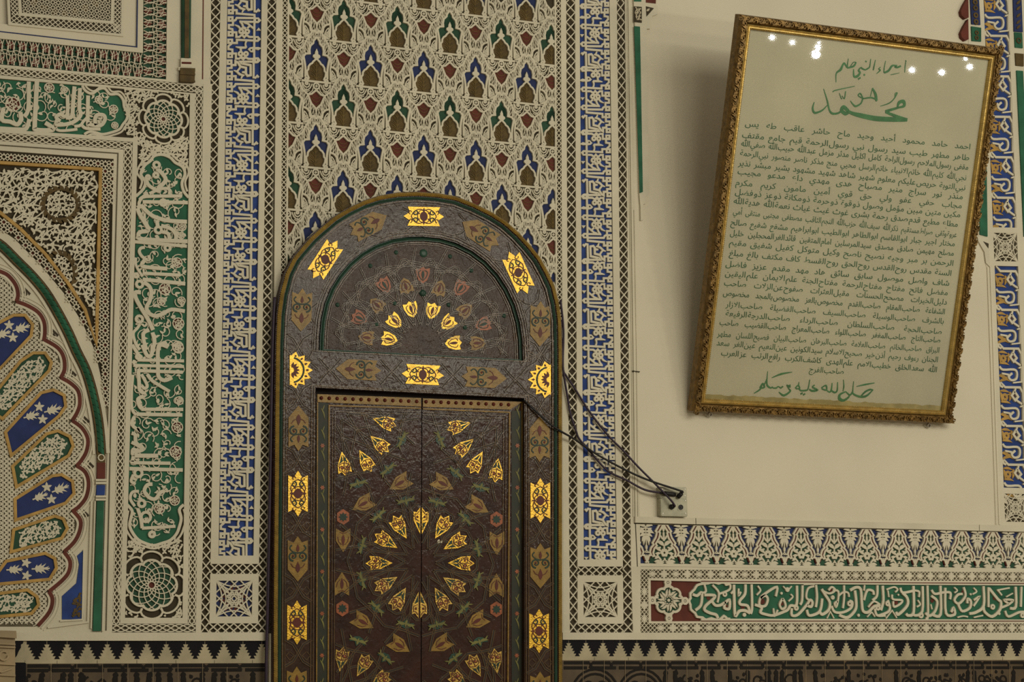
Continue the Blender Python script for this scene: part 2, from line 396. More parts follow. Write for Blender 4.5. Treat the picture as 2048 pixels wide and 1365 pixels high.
def sebka_motif(T, sc, wh, pal, nic, vein, shd, top):
    d1, d0 = 0.0, GD
    P = lambda l, m=1: [T(x*m, y) for x, y in l]
    def S(l, w, m=1, **k): wh.stroke(P(l, m), [x*sc for x in w] if isinstance(w, list) else w*sc, d1, d0, **k)
    arch = SB_ARCH+[(-x, y) for x, y in SB_ARCH[-2::-1]]
    nic.poly(P([(185, 5)]+arch+[(-185, 5)]), GD+.002)
    out = SB_OUT+[(255, -300), (215, -212)]+SB_ARCH[4:]
    full = SB_OUT+[(250, -480), (250, -260)]+[(-250, -260), (-250, -480)]+[(-x, y) for x, y in SB_OUT[:0:-1]]
    pal.poly(P(full), GD+.001)
    # veins of the niche leaf
    for m in (1, -1):
        for k in range(4):
            y = -60-k*95; vein.stroke(P([(0, y), (60*m, y-45), (130*m*(1-.15*k), y-60-18*k)]), 9*sc, GD+.005, GD+.002, sm=2)
            vein.stroke(P([(10*m, y-20), (70*m, y-95), (100*m*(1-.15*k), y-110)]), 7*sc, GD+.005, GD+.002, sm=2)
    vein.stroke(P([(0, 0), (0, -440)]), 11*sc, GD+.005, GD+.002)
    S(arch, 40)
    for m in (1, -1):
        S(SB_OUT, 44, m); S([(248, -75), (250, -290), (288, -500), (300, -560)], 46, m, sm=3)
        S([(318, -60), (312, -300), (322, -420)], 34, m)
        for c, rr in (((226, -30), 46), ((220, 62), 42)): wh.ring(T(c[0]*m, c[1]), rr*.62*sc, rr*.85*sc, d1, d0, 9)
        # side ribbon of crossed bars
        I = resample(SB_INNER, 17); O = resample(SB_OUTER, 17)
        S(SB_INNER[7:], 42, m, sm=2); S(SB_OUTER, 40, m)
        for i in range(16):
            S([I[i], O[i+1]], 13, m); S([O[i], I[i+1]], 13, m)
            if i % 3 == 1: S([I[i], O[i]], 11, m)
        # grape cluster in a leaf between column and ribbon
        S([(330, -40), (345, -190), (352, -268), (400, -215), (440, -120), (420, -50), (360, -20), (330, -40)], 22, m, sm=2)
        for gx, gy in ((352, -190), (352, -140), (352, -90), (385, -160), (385, -108), (412, -125), (372, -55), (405, -72)): wh.ring(T(gx*m, gy), 15*sc, 15*sc, d1, d0, 6)
        S([(440, -40), (470, -95), (500, -60), (470, 0)], 22, m, sm=2); S([(350, 10), (420, 20), (470, -20)], 20, m)
        # crescents under the sill
        S([(150, 60), (170, 130), (225, 150), (285, 110), (300, 50)], 26, m, sm=2); S([(95, 60), (140, 160), (200, 205), (250, 215)], 24, m, sm=2)
        S([(320, 40), (310, 130), (260, 200), (250, 260)], 22, m, sm=2); S([(230, 175), (215, 250), (150, 215)], 16, m); S([(345, 60), (360, 110), (330, 200)], 16, m)
        S([(617*.0+70, 150), (90, 215), (175, 290)], 18, m)
        for a in SB_SHIELD[:4]: pass
        S([(x, y+955) for x, y in SB_SHIELD[:4]], 42, m)
    sh = [(x, y+955) for x, y in SB_SHIELD]; sh = sh+[(-x, y) for x, y in sh[-2:0:-1]]
    shd.poly(P(sh), GD+.0015)
    for m in (1, -1):
        for k in range(3): vein.stroke(P([(0, 540-k*85), (70*m, 500-k*75), (110*m*(1-.1*k), 440-k*70)]), 8*sc, GD+.004, GD+.0015, sm=2)
    S([(-335, 8), (335, 8)], 44)
    wh.ring(T(0, 105), 66*sc, 34*sc, d1, d0, 12)
    wh.poly(P([(0, 62), (14, 92), (44, 105), (14, 118), (0, 148), (-14, 118), (-44, 105), (-14, 92)]), d1, d0)
    # bud over the niche
    wh.poly(P([(0, -735), (32, -660), (36, -610), (80, -585), (84, -545), (40, -505), (0, -490), (-40, -505), (-84, -545), (-80, -585), (-36, -610), (-32, -660)]), d1, d0)
def build_sebka():
    ax, ay = 632.96, 162.8
    o = W(ax, ay); X1 = W(741.5, 173.4); pw = X1[0]-o[0]
    sc = pw/1235; ph = 955*sc
    root = empty('arch_net_relief', (o[0]+pw*2, 0, o[1]+.1), 'white carved plaster net of small blue, green and brown arches above the wooden door', 'wall panel')
    L0, L1 = W(577.5, -14), W(568, 700); R0, R1 = W(1109.8, -14), W(1113.5, 700)
    g = R(); g.poly(PX([(563, -14), (1125, -14), (1125, 640), (563, 640)]), GD); g.build('umber_ground', M['dark'], root)
    wh = R()
    ac = W(836.5, 674); ar = abs(W(1122, 674)[0]-ac[0])
    for row in range(-2, 6):
        for col in range(-1, 7):
            ox = o[0]+(col+(.5 if row % 2 else 0))*pw; oz = o[1]-(row)*ph
            p = (ox-(L0[0]+L1[0])/2)/pw
            if p < -.6 or p > 5.7: continue
            if math.hypot(ox-ac[0], oz+480*sc-ac[1]) < ar-.16: continue
            bl, gr, ni, ve, sh = R(), R(), R(), R(), R()
            green = row % 2 != 0 and (row < 3) or p < .15 and row % 2
            T = lambda x, y: (ox+x*sc, oz-y*sc)
            sebka_motif(T, sc, wh, gr if green else bl, ni, ve, sh, row)
            if green:
                for m in (1, -1):
                    for k in range(4): gr.stroke([T(0, -860+k*30), T(75*m, -790+k*60), T(110*m, -690+k*50)], 9*sc, GD+.005, GD+.001, sm=2)
            pieces = []
            for r_, nm, mt, up in ((ni, 'niche', 'ochre', None), (bl, 'blue_palmette', 'dblue', None), (gr, 'green_palmette', 'dgreen', None), (sh, 'red_shield', 'red', None), (ve, 'leaf_veins', 'vein', 0)):
                if not r_.f: continue
                r_.clip(L0, L1); r_.clip(R1, R0)
                if r_.f: pieces.append(r_.build(nm, M[mt], root if up is None else (pieces[0] if pieces else root)))
    wh.clip(L0, L1); wh.clip(R1, R0); wh.build('tracery', M['white'], root)
    # side fillets with narrow lattice
    for xs, e in (((552.4, 565.5, 575, 578.5), (543.5, 557, 567, 570.5)), ((1132, 1121.5, 1112.2, 1109), (1138.0, 1127, 1117.5, 1114))):
        fr, la = R(), R()
        X = lambda i, y: xs[i]+(e[i]-xs[i])*y/1265
        for a, b in ((0, 1), (2, 3)): fr.poly(PX([(X(a, -14), -14), (X(b, -14), -14), (X(b, 1268), 1268), (X(a, 1268), 1268)]), .0012, GD)
        fr.build('white_fillet', M['white'], root)
        q = Quad((X(1, -14), -14), (X(2, -14), -14), (X(2, 660), 660), (X(1, 660), 660))
        lattice(la, q, 1, round(q.h/q.w*.95), w=.0034); la.build('narrow_lattice', M['white'], root)
build_sebka()
# ---------------------------------------------------------------- varnished painted door under a round arch
def wood(name, c1, c2, rough, coat):
    """brushed-on varnish over dark painted wood: fine streaky relief that breaks the lamps into glints"""
    m = mat(name, c1, rough, col2=c2, vscale=14, spec=.12, coat=coat); nt = m.node_tree; N = nt.nodes; L = nt.links; b = N['Principled BSDF']
    b.inputs['Coat Roughness'].default_value = .13
    tc = N.new('ShaderNodeTexCoord'); prev = None
    for sc, st, stretch in ((38, .16, (1, 1, .6)), (105, .13, (1, 1, .5)), (150, .10, (.35, 1, 1))):
        mp = N.new('ShaderNodeMapping'); mp.inputs['Scale'].default_value = stretch; n = N.new('ShaderNodeTexNoise'); n.inputs['Scale'].default_value = sc; n.inputs['Detail'].default_value = 1.5; n.inputs['Distortion'].default_value = 1.2
        L.new(tc.outputs['Object'], mp.inputs[0]); L.new(mp.outputs[0], n.inputs['Vector']); bp = N.new('ShaderNodeBump'); bp.inputs['Strength'].default_value = st; bp.inputs['Distance'].default_value = 1.0/sc*.45
        L.new(n.outputs['Fac'], bp.inputs['Height'])
        if prev: L.new(prev.outputs[0], bp.inputs['Normal'])
        prev = bp
    L.new(prev.outputs[0], b.inputs['Normal']); L.new(prev.outputs[0], b.inputs['Coat Normal']); return m
M['wood'] = wood('varnished_brown_wood', (.046, .019, .008), (.022, .009, .004), .45, .26)
M['woodred'] = wood('varnished_red_wood', (.042, .012, .005), (.020, .006, .003), .45, .20)
M['woodtym'] = wood('dull_brown_wood', (.046, .019, .008), (.022, .009, .004), .45, .10)
M['strap'] = wood('varnished_strapwork', (.105, .060, .024), (.06, .035, .014), .42, .28)
M['groove'] = mat('dark_groove', (.014, .007, .004), .5, spec=.3)
M['gilt'] = mat('gold_leaf', (.58, .34, .028), .34, .6, var=.25, vscale=60, bump=.15, bscale=150, spec=.4, coat=.15)
M['giltdim'] = mat('darker_gilt', (.40, .25, .045), .36, .7, var=.35, vscale=50, bump=.12, bscale=150, spec=.5, coat=.4)  # darker gilt for the rope and the lower petals
M['olive'] = mat('ochre_lacquer', (.25, .145, .024), .38, var=.35, vscale=45, bump=.1, bscale=150, spec=.2, coat=.06)
M['orange'] = mat('orange_lacquer', (.30, .085, .03), .38, var=.3, vscale=45, bump=.1, bscale=150, spec=.2, coat=.06)
M['dred'] = mat('dark_red_line', (.10, .018, .010), .42, var=.3, spec=.2)
M['bgreen'] = mat('bottle_green', (.02, .055, .035), .36, var=.3, bump=.1, bscale=150, spec=.2, coat=.06)
M['dgreenline'] = mat('dark_green_line', (.016, .035, .022), .42, var=.3, spec=.2)
M['stile'] = mat('dark_painted_stile', (.030, .026, .014), .45, var=.4, vscale=30, spec=.2, col2=(.016, .022, .014))
M['leaf'] = mat('olive_leaf', (.16, .15, .04), .45, var=.3, spec=.2)
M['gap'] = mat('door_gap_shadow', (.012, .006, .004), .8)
FD = .036                                        # height of the frame face before the wall
def Wd(d): return lambda p: W(p[0], p[1], d)
OUTL = [(546, 1365), (546, 1250), (547, 1100), (548.5, 950), (549.5, 800), (551, 690), (553.5, 630), (559, 590), (570, 548), (585.5, 517), (601, 498), (621, 475), (641, 457), (667, 435), (695, 418), (726, 403), (757, 393), (795, 386.5), (833, 385), (872, 387.5), (911, 394), (948, 408.5), (983, 426), (1010, 443), (1036, 466), (1060, 492), (1079, 516), (1095, 545), (1108, 573), (1116, 605), (1121, 640), (1122.5, 700), (1122.5, 900), (1122.5, 1100), (1123, 1365)]
CX, CY = 836.5, 674.0
def inset(pts, k):
    """move the outline k pixels inwards"""
    o = []
    for i, p in enumerate(pts):
        a, b = pts[max(0, i-1)], pts[min(len(pts)-1, i+1)]; L = math.dist(a, b); nx, ny = -(b[1]-a[1])/L, (b[0]-a[0])/L
        o.append((p[0]+nx*k, p[1]+ny*k))
    return o
def down(pts, z=0.0):
    return [(pts[0][0], z)]+pts+[(pts[-1][0], z)]
TY = [(637, 703), (638, 672), (641, 640), (648, 608), (660, 578), (676, 552), (697, 527), (722, 506), (750, 490), (782, 479), (815, 474), (845, 473.5), (880, 477), (912, 486), (944, 502), (972, 523), (996, 549), (1015, 578), (1030, 610), (1040, 645), (1045, 680), (1046.5, 724)]
def rope(r, pts, w, d, step, tw=1.0):
    """twisted bead moulding"""
    pts = resample(pts, int(sum(math.dist(a, b) for a, b in zip(pts, pts[1:]))/step)+1)
    for a, b in zip(pts, pts[1:]):
        tx, tz = b[0]-a[0], b[1]-a[1]; L = math.hypot(tx, tz); tx /= L; tz /= L
        c = ((a[0]+b[0])/2, (a[1]+b[1])/2); k = w*.5
        p = lambda u, v: (c[0]+tx*u-tz*v, c[1]+tz*u+tx*v)
        u = L*.42
        q = [p(-u-u*tw, -k), p(u-u*tw, -k), p(u*1.2, 0), p(u+u*tw, k), p(-u+u*tw, k), p(-u*1.2, 0)]
        b0 = len(r.v)
        for i, x in enumerate(q): r.v.append(r.emb(x[0], x[1], d if i in (2, 5) else d-w*.35))
        r.f += [(b0, b0+1, b0+2, b0+5), (b0+5, b0+2, b0+3, b0+4)]
class Pose:
    """local pixel frame turned by ang (degrees), placed on the plane at height d"""
    def __init__(s, cx, cy, ang=0, sx=1, sy=1, d=FD): s.a = math.radians(ang); s.c = (cx, cy); s.k = (sx, sy); s.d = d
    def __call__(s, x, y):
        x *= s.k[0]; y *= s.k[1]; c, n = math.cos(s.a), math.sin(s.a)
        X, Y = s.c[0]+x*c-y*n, s.c[1]+x*n+y*c
        return W(X, Y-(X-s.c[0])*-0.0, s.d)
    def P(s, l): return [s(*p) for p in l]
def spiral(P, cx, cy, r0, turns, dirn, a0=0.0, n=14):
    return [P(cx+r0*(1-.72*i/n)*math.cos(a0+dirn*turns*2*math.pi*i/n), cy+r0*(1-.72*i/n)*math.sin(a0+dirn*turns*2*math.pi*i/n)) for i in range(n+1)]
def sub(parent, name, r, m, label=None):
    if r.f: return r.build(name, m, parent, label=label)
def gold_plate(parent, pose, name='gilt_cartouche', m='gilt', L=46, w=20, hollow=False):
    d = pose.d
    o = [(-w, -L*.80), (-w*.45, -L*.68), (0, -L), (w*.45, -L*.68), (w, -L*.80), (w, L*.80), (w*.45, L*.68), (0, L), (-w*.45, L*.68), (-w, L*.80)]
    if hollow: o = [(-w, -L*.95), (-w*.35, -L*.72), (w*.3, -L*.95), (w, -L*.82), (w, L*.82), (w*.3, L*.95), (-w*.35, L*.72), (-w, L*.95)]
    r = R(); r.poly(pose.P(o), d+.0035, d); p = sub(parent, name, r, M[m])
    l = R(); g = R(); s = PXM
    for k in (1, -1):
        l.stroke(pose.P([(0, -L*.62*k), (w*.45, -L*.5*k), (w*.75, -L*.25*k), (w*.55, 0), (0, L*.16*k)]), 1.7*s, d+.0055, d+.003, sm=3)
        l.stroke(pose.P([(0, -L*.62*k), (-w*.45, -L*.5*k), (-w*.75, -L*.25*k), (-w*.55, 0), (0, L*.16*k)]), 1.7*s, d+.0055, d+.003, sm=3)
        for m2 in (1, -1):
            g.stroke(spiral(pose, w*.42*m2, L*.40*k, w*.30, 1.15, m2*k, math.pi/2*k), [2.6*s, 1.4*s], d+.0058, d+.003)
            l.stroke(spiral(pose, w*.45*m2, L*.66*k, w*.24, .8, -m2*k, 0), 1.5*s, d+.0055, d+.003)
    l.disc(pose(0, 0), w*.42*s, d+.0052, d+.003, rz=w*.5*s); l.ring(pose(0, 0), w*.7*s, 1.4*s, d+.0055, d+.003)
    for k in range(6): l.leaf(pose(w*.5*math.cos(k*1.047), w*.5*math.sin(k*1.047)), pose(w*.9*math.cos(k*1.047), w*.95*math.sin(k*1.047)), 3*s, d+.0055, d+.003)
    sub(p, 'red_scrollwork', l, M['dred']); sub(p, 'green_scrolls', g, M['dgreenline']); return p
def olive_plate(parent, pose, L=46, w=20, m='olive'):
    d = pose.d
    o = [(0, -L), (w, -L*.48), (w, L*.8), (w*.42, L*.70), (0, L*.98), (-w*.42, L*.70), (-w, L*.8), (-w, -L*.48)]
    r = R(); r.poly(pose.P(o), d+.0035, d); p = sub(parent, 'ochre_cartouche', r, M[m])
    l, g, s = R(), R(), PXM
    l.leaf(pose(0, -L*.62), pose(0, -L*.14), 9*s, d+.0055, d+.003); l.leaf(pose(0, L*.28), pose(0, L*.62), 6*s, d+.0055, d+.003)
    for m2 in (1, -1):
        g.stroke(spiral(pose, w*.45*m2, L*.10, w*.48, 1.2, m2, -math.pi*.5), [3.4*s, 1.8*s], d+.0058, d+.003)
        g.stroke(pose.P([(0, L*.24), (w*.5*m2, L*.30), (w*.8*m2, L*.45), (w*.6*m2, L*.58)]), [2.6*s, 1.6*s, 3*s], d+.0058, d+.003, sm=3)
        l.stroke(pose.P([(w*.2*m2, -L*.42), (w*.5*m2, -L*.36), (w*.7*m2, -L*.22)]), 1.3*s, d+.0055, d+.003)
        l.dome(pose(w*.47*m2, L*.12), 3*s, d+.0055, d+.003, 7, 2)
    sub(p, 'red_buds', l, M['dred']); sub(p, 'green_scrolls', g, M['dgreenline']); return p
def petal(parent, pose, m='gilt', name='gilt_petal'):
    d = pose.d; s = PXM
    o = [(0, 29), (-13, 2), (-15, -18), (-7, -15), (0, -26), (7, -15), (15, -18), (13, 2)]
    r = R(); r.poly(pose.P(o), d+.003, d); p = sub(parent, name, r, M[m])
    g, l, b = R(), R(), R()
    for k in (1, -1):
        g.poly(pose.P([(1*k, 22), (1.5*k, 8), (9*k, 4)]), d+.0045, d+.002)
        l.stroke(spiral(pose, 5.5*k, -7, 5.5, 1.0, k, 0, 9), 1.5*s, d+.0048, d+.002)
        l.stroke(pose.P([(0, -21), (6*k, -12), (11*k, -12), (11*k, 0), (4*k, 3), (0, 4)]), 1.4*s, d+.0048, d+.002)
        b.dome(pose(5.5*k, -6), 3.4*s, d+.0052, d+.002, 7, 2)
    l.stroke(pose.P([(0, -18), (0, 4)]), 1.4*s, d+.0048, d+.002)
    sub(p, 'green_sepals', g, M['dgreenline']); sub(p, 'red_outline', l, M['dred']); sub(p, 'rose_buds', b, M['orange'])
    return p
def bird(parent, pose):
    d = pose.d; s = PXM; r = R(); l = R()
    r.poly(pose.P([(-17, 6), (-9, -6), (0, -9), (9, -6), (17, 6), (6, 3), (0, 12), (-6, 3)]), d+.003, d); p = sub(parent, 'green_leaf_spray', r, M['bgreen'])
    for k in (1, -1):
        l.leaf(pose(0, 1), pose(19*k, 3), 6*s, d+.0046, d+.002, .12*k); l.leaf(pose(12*k, 0), pose(20*k, -7), 3*s, d+.0046, d+.002)
    l.leaf(pose(0, 9), pose(0, -6), 5*s, d+.0048, d+.002)
    sub(p, 'olive_leaves', l, M['leaf'])
def arrow(parent, pose):
    d = pose.d; s = PXM; r, l = R(), R()
    r.poly(pose.P([(0, 25), (-14.5, 2), (-14.5, -23), (0, -14), (14.5, -23), (14.5, 2)]), d+.003, d); p = sub(parent, 'ochre_arrow', r, M['olive'])
    l.leaf(pose(0, -10), pose(0, 13), 7*s, d+.0046, d+.002)
    for k in (1, -1): l.stroke(pose.P([(0, -12), (7*k, -15)]), 1.2*s, d+.0046, d+.002); l.stroke(pose.P([(3*k, 10), (9*k, 4), (11*k, -6)]), 1.2*s, d+.0046, d+.002)
    sub(p, 'red_bud', l, M['dred'])
def hexa(parent, pose):
    d = pose.d; s = PXM; r, l = R(), R()
    r.poly(pose.P([(14*math.sin(k*math.pi/3), -16*math.cos(k*math.pi/3)) for k in range(6)]), d+.003, d); p = sub(parent, 'hexagon_boss', r, M['orange'])
    for k in range(8): l.leaf(pose(0, 0), pose(9.5*math.cos(k*math.pi/4), 9.5*math.sin(k*math.pi/4)), 5*s, d+.0046, d+.002)
    sub(p, 'dark_flower', l, M['dgreenline'])
def tshield(parent, pose, m):
    d = pose.d; s = PXM; r, l = R(), R()
    r.poly(pose.P([(0, 17), (-9, 10), (-14, -3), (-14, -14), (-6, -12), (0, -17), (6, -12), (14, -14), (14, -3), (9, 10)]), d+.003, d)
    p = sub(parent, {'gilt': 'gilt_shield', 'olive': 'ochre_shield', 'orange': 'orange_shield'}[m], r, M[m])
    l.leaf(pose(0, -9), pose(0, 9), 6*s, d+.0046, d+.002)
    for k in (1, -1): l.stroke(pose.P([(0, 11), (7*k, 4), (9*k, -6), (4*k, -9)]), 1.5*s, d+.0046, d+.002, sm=2)
    sub(p, 'scrollwork', l, M['dred'] if m != 'orange' else M['dgreenline'])
def straps(r, d, lines, w=2.1, h=.0022):
    for l in lines:
        r.stroke([W(p[0], p[1], d) for p in l], w*PXM, d+h, d)
GRV = {}
def dbl(r, d, l, gap=5, w=1.7, h=.0030):
    """pair of parallel fillets with a dark groove between"""
    GRV.setdefault(id(r), R()).stroke([W(p[0], p[1], d) for p in l], gap*.62*PXM, d+.0012, d-.001)
    for k in (gap/2, -gap/2): r.stroke([W(p[0], p[1], d) for p in inset(l, k)], w*PXM, d+h, d)
def build_door():
    root = empty('door_1', (*W(838, 1281)[:1], 0, 0), 'arched wooden door with gilded and painted panels and two closed leaves', 'door', kind='structure')
    pt = lambda l, d: [W(p[0], p[1], d) for p in l]
    out = down(pt(OUTL, FD)); 
    op = [(631, 776), (628, 1365)], [(1048.6, 1365), (1048.6, 797)]
    hole = down(pt([(628.5, 1365), (631, 776), (1048.6, 797), (1048.6, 1365)], FD))
    ty = pt(TY, FD)
    fr = R(); b = down(pt(inset(OUTL, 9), FD))
    # frame face as one board with the two openings cut out
    fr.poly([b[:1]+b[1:-1]+b[-1:], ty[::-1]], FD, -.015) if False else None
    loop = [hole[0]]+[b[0]]+b[1:-1]+[b[-1]]+[hole[-1]]+hole[1:-1][::-1]
    fr.poly([loop, ty], FD, -.012)
    frame = fr.build('arch_frame', M['wood'], root)
    rp = R(); pts = down(pt(inset(OUTL, 4), FD))[0:]
    rp.stroke(pts, 11*PXM, FD+.004, -.012); rp.build('outer_moulding', M['woodred'], root)
    r1 = R(); rope(r1, pts, 8*PXM, FD+.016, 4.2*PXM); r1.build('gilt_rope', M['giltdim'], root)
    r2 = R(); p2 = down(pt(inset(OUTL, 12), FD)); r2.stroke(p2, 6*PXM, FD+.005, FD-.002); r2.build('green_fillet', M['bgreen'], root)
    r3 = R(); rope(r3, p2, 5*PXM, FD+.010, 3.4*PXM, -1); r3.build('green_rope', M['bgreen'], root)
    fl = R()
    for k, w, h in ((18, 3, .006), (23, 1.5, .003)): fl.stroke(down(pt(inset(OUTL, k), FD)), w*PXM, FD+h, FD-.001)
    for k, w, h in ((-4, 2.5, .005), (-9, 2.0, .004), (-13, 1.5, .003)): fl.stroke(pt(inset(TY, k), FD), w*PXM, FD+h, FD-.001, closed=True)
    # fillets round the doorway and along the beam
    for k in (3, 8): fl.stroke(down(pt([(628.5-k, 1365), (631-k, 776-k*.6), (1048.6+k, 797-k*.6), (1048.6+k, 1365)], FD)), 2*PXM, FD+.004, FD-.001)
    fl.build('fillets', M['strap'], root)
    # painted plates of the frame: (x, y, turn)
    for x, y, a, s in ((847, 433.5, 91, .88), (650, 519.5, 33, .98), (1036, 546, -24, 1.0), (845, 750, 93, .92), (595.5, 988, 0, 1.0), (1080, 1002, 0, .98), (593.5, 1246, 0, .96), (1077.5, 1263, 0, .96)):
        gold_plate(root, Pose(x, y, a, .98 if y > 700 else .95, s))
    for x, y, a, s in ((736, 451, 62, .9), (961, 468, -57, .95), (603, 620, 182, .95), (1080, 648, 181, 1.0), (717, 740, -87, 1.0), (967, 755.5, 93, 1.0), (596.5, 858, 0, 1.0), (1078.5, 880, 0, 1.0), (595, 1118, 180, 1.0), (1080, 1132, 180, 1.0), (593, 1379, 180, 1.0), (1079.5, 1389, 180, 1.0)):
        olive_plate(root, Pose(x, y, a, 1, s))
    # corner rosettes of the beam
    for x, y, k in ((582, 741, 1), (1098, 760, -1)):
        ps = Pose(x, y, 0, k, 1); d = FD
        o = []
        for i in range(15):
            a = -math.pi/2+math.pi*i/14; rr = 44 if i % 2 else 34; o.append((rr*math.cos(a)*.98, rr*math.sin(a)*.86))
        r = R(); r.poly(ps.P(o+[(-3, 30), (-3, -30)]), d+.0035, d); p = sub(root, 'gilt_rosette', r, M['gilt'])
        g, l = R(), R()
        g.stroke(ps.P([(25*math.cos(-1.35+2.7*i/12), 25*math.sin(-1.35+2.7*i/12)) for i in range(13)]), 3.4*PXM, d+.0055, d+.003)
        for i in range(7):
            a = -1.3+2.6*i/6; l.leaf(ps(5*math.cos(a), 5*math.sin(a)), ps(17*math.cos(a), 17*math.sin(a)), 5*PXM, d+.0055, d+.003); l.leaf(ps(29*math.cos(a), 27*math.sin(a)), ps(36*math.cos(a), 32*math.sin(a)), 4*PXM, d+.0055, d+.003)
        sub(p, 'green_arc', g, M['dgreenline']); sub(p, 'red_petals', l, M['dred'])
    # strapwork between the plates
    st = R()
    for cx, ys in ((596, (700, 800, 925, 1052, 1182, 1312)), (1080, (712, 818, 942, 1068, 1198, 1326))):
        for y in ys:
            for k in (1, -1):
                dbl(st, FD, [(cx-27*k, y-32), (cx-10*k, y-22), (cx+10*k, y+12), (cx+27*k, y+22)], 4)
            straps(st, FD, [[(cx-17, y-8), (cx-24, y), (cx-17, y+9), (cx-8, y), (cx-17, y-8)], [(cx+17, y-8), (cx+24, y), (cx+17, y+9), (cx+8, y), (cx+17, y-8)]], 1.5)
    for i in range(17):                            # round the arch
        a = math.radians(192-i*12.6)
        def A(t, rr): return (CX+rr*math.cos(a+t), CY-rr*1.0*math.sin(a+t)*1.0)
        if i % 2 == 0:
            for k in (1, -1): dbl(st, FD, [A(-.10*k, 212), A(-.03*k, 222), A(.03*k, 250), A(.10*k, 260)], 4)
    for x, y in ((660, 741), (783, 745), (905, 752), (1030, 760)):
        for k in (1, -1): dbl(st, FD, [(x-22, y-24*k), (x-10, y-10*k), (x+10, y+10*k), (x+22, y+24*k)], 4)
    fs = st.build('frame_strapwork', M['strap'], root); GRV[id(st)].build('dark_grooves', M['groove'], fs)
    # tympanum
    TD = .014
    t = R(); t.poly(pt(inset(TY, -2), TD), TD); tym = t.build('tympanum', M['woodtym'], root)
    g = R(); g.stroke(pt(inset(TY, 5), TD), 8*PXM, TD+.009, TD, closed=True); sub(tym, 'green_border', g, M['bgreen'])
    g = R(); rope(g, pt(inset(TY, 5)+[inset(TY, 5)[0]], TD), 7*PXM, TD+.013, 5*PXM); sub(tym, 'green_rope', g, M['bgreen'])
    s_ = R()
    for k, w in ((12, 2), (16, 1.5)): s_.stroke(pt(inset(TY, k), TD), w*PXM, TD+.004, TD, closed=True)
    c = (843, 690)
    def TA(a, rr): return (c[0]+rr*math.cos(a), c[1]-rr*math.sin(a)+.05*rr*math.cos(a))
    inside = lambda p: p[1] < 694+.05*(p[0]-640) and math.hypot((p[0]-841), (p[1]-676)) < 186
    ln = []
    for k in range(0, 13):
        a = math.pi*(k-.5)/10-.1; ln.append([TA(a, 40), TA(a+.16, 88), TA(a, 112), TA(a-.16, 88), TA(a, 40)])
        ln.append([TA(a+.157, 92), TA(a+.30, 150), TA(a+.157, 178), TA(a+.01, 150), TA(a+.157, 92)]); ln.append([TA(a, 112), TA(a+.08, 150), TA(a, 200)])
        ln.append([TA(a-.3, 118), TA(a, 128), TA(a+.3, 118)]); ln.append([TA(a-.3, 160), TA(a+.1, 168), TA(a+.4, 150)])
    for l in ln:
        q = resample(l, 14); run = []
        for p in q+[None]:
            if p and inside(p): run.append(p)
            else:
                if len(run) > 2: dbl(s_, TD, run, 3.4, 1.4)
                run = []
    sub(tym, 'star_strapwork', s_, M['strap']); sub(tym, 'dark_grooves', GRV[id(s_)], M['groove'])
    z = lambda x, y: (520+x/3.197, 360+y/3.197)
    ce = z(1035, 1060)
    for m, l in (('orange', ((1040, 610), (795, 675), (1280, 695), (635, 885), (1425, 925))), ('olive', ((930, 680), (1145, 695), (745, 800), (1310, 835), (680, 1010), (1390, 1045))), ('gilt', ((965, 830), (1100, 840), (860, 905), (1200, 915), (825, 1020), (1235, 1045)))):
        for x, y in l:
            p = z(x, y); a = math.degrees(math.atan2(ce[1]-p[1], ce[0]-p[0]))-90
            if m == 'olive': a += 180
            tshield(tym, Pose(p[0], p[1], a, .98, 1.0, TD), m)
    bo = R(); bo.dome(W(*z(1040, 725), TD), 8*PXM, TD+.01, TD, 10); bo.dome(W(*z(1045, 470), TD), 9*PXM, TD+.006, TD, 10); sub(tym, 'green_boss', bo, M['bgreen'])
    for x, y in ((705, 550), (870, 465), (1215, 490), (1350, 580), (495, 800), (1560, 870), (860, 790), (1205, 800), (745, 925), (1310, 945)):
        b_ = R(); b_.dome(W(*z(x, y), TD), 5*PXM, TD+.006, TD, 8, 2); sub(tym, 'dark_boss', b_, M['bgreen'])
    # near-black sheet, shade of the gap over the leaves put in its colour; then the leaves
    gp = R(); gp.poly(down(pt([(626, 1365), (628, 770), (1052, 792), (1052, 1365)], -.010)), -.010); gp.build('doorway_shade', M['gap'], root)
    LD = .010
    for side in (0, 1):
        L = [(632.5, 789), (630, 1365), (839.3, 1365), (842.8, 797.5)] if side == 0 else [(844.5, 797.5), (841, 1365), (1047.5, 1365), (1045.5, 804.5)]
        c4 = pt(L, LD); low = [c4[0], (c4[1][0], .01), (c4[2][0], .01), c4[3]]
        b_ = R(); b_.poly(low, LD, -.008); leaf = b_.build('leaf', M['woodred'], root, label='left-hand door leaf' if False else None)
        rr = R()
        rl = [(634, 789), (841.5, 797), (841.5, 814), (634, 805)] if side == 0 else [(845, 797.5), (1044, 804.5), (1020, 820), (845, 814.5)]
        rr.poly(pt(rl, LD), LD+.005, LD); rail = rr.build('studded_rail', M['olive'], leaf)
        n = 13 if side == 0 else 12
        for i in range(n):
            x = 642.5+i*15.9 if side == 0 else 852+i*15.0; y = 796.6+(x-642)*.036
            sd = R(); sd.dome(W(x, y, LD+.005), 4.0*PXM, LD+.013, LD+.005, 10, 3); sd.build('stud', M['dred'], rail, smooth=True)
        # painted stile
        sx = (633.5, 656) if side == 0 else (1024, 1045)
        ps_ = R(); ps_.poly(pt([(sx[0], 806), (sx[1], 807), (sx[1]-1.5, 1365), (sx[0]-2, 1365)] if side == 0 else [(sx[0]-1, 822), (sx[1], 822), (sx[1]+1.5, 1365), (sx[0]-1, 1365)], LD), LD+.0018, LD); stile = ps_.build('painted_stile', M['stile'], leaf)
        v, rd = R(), R()
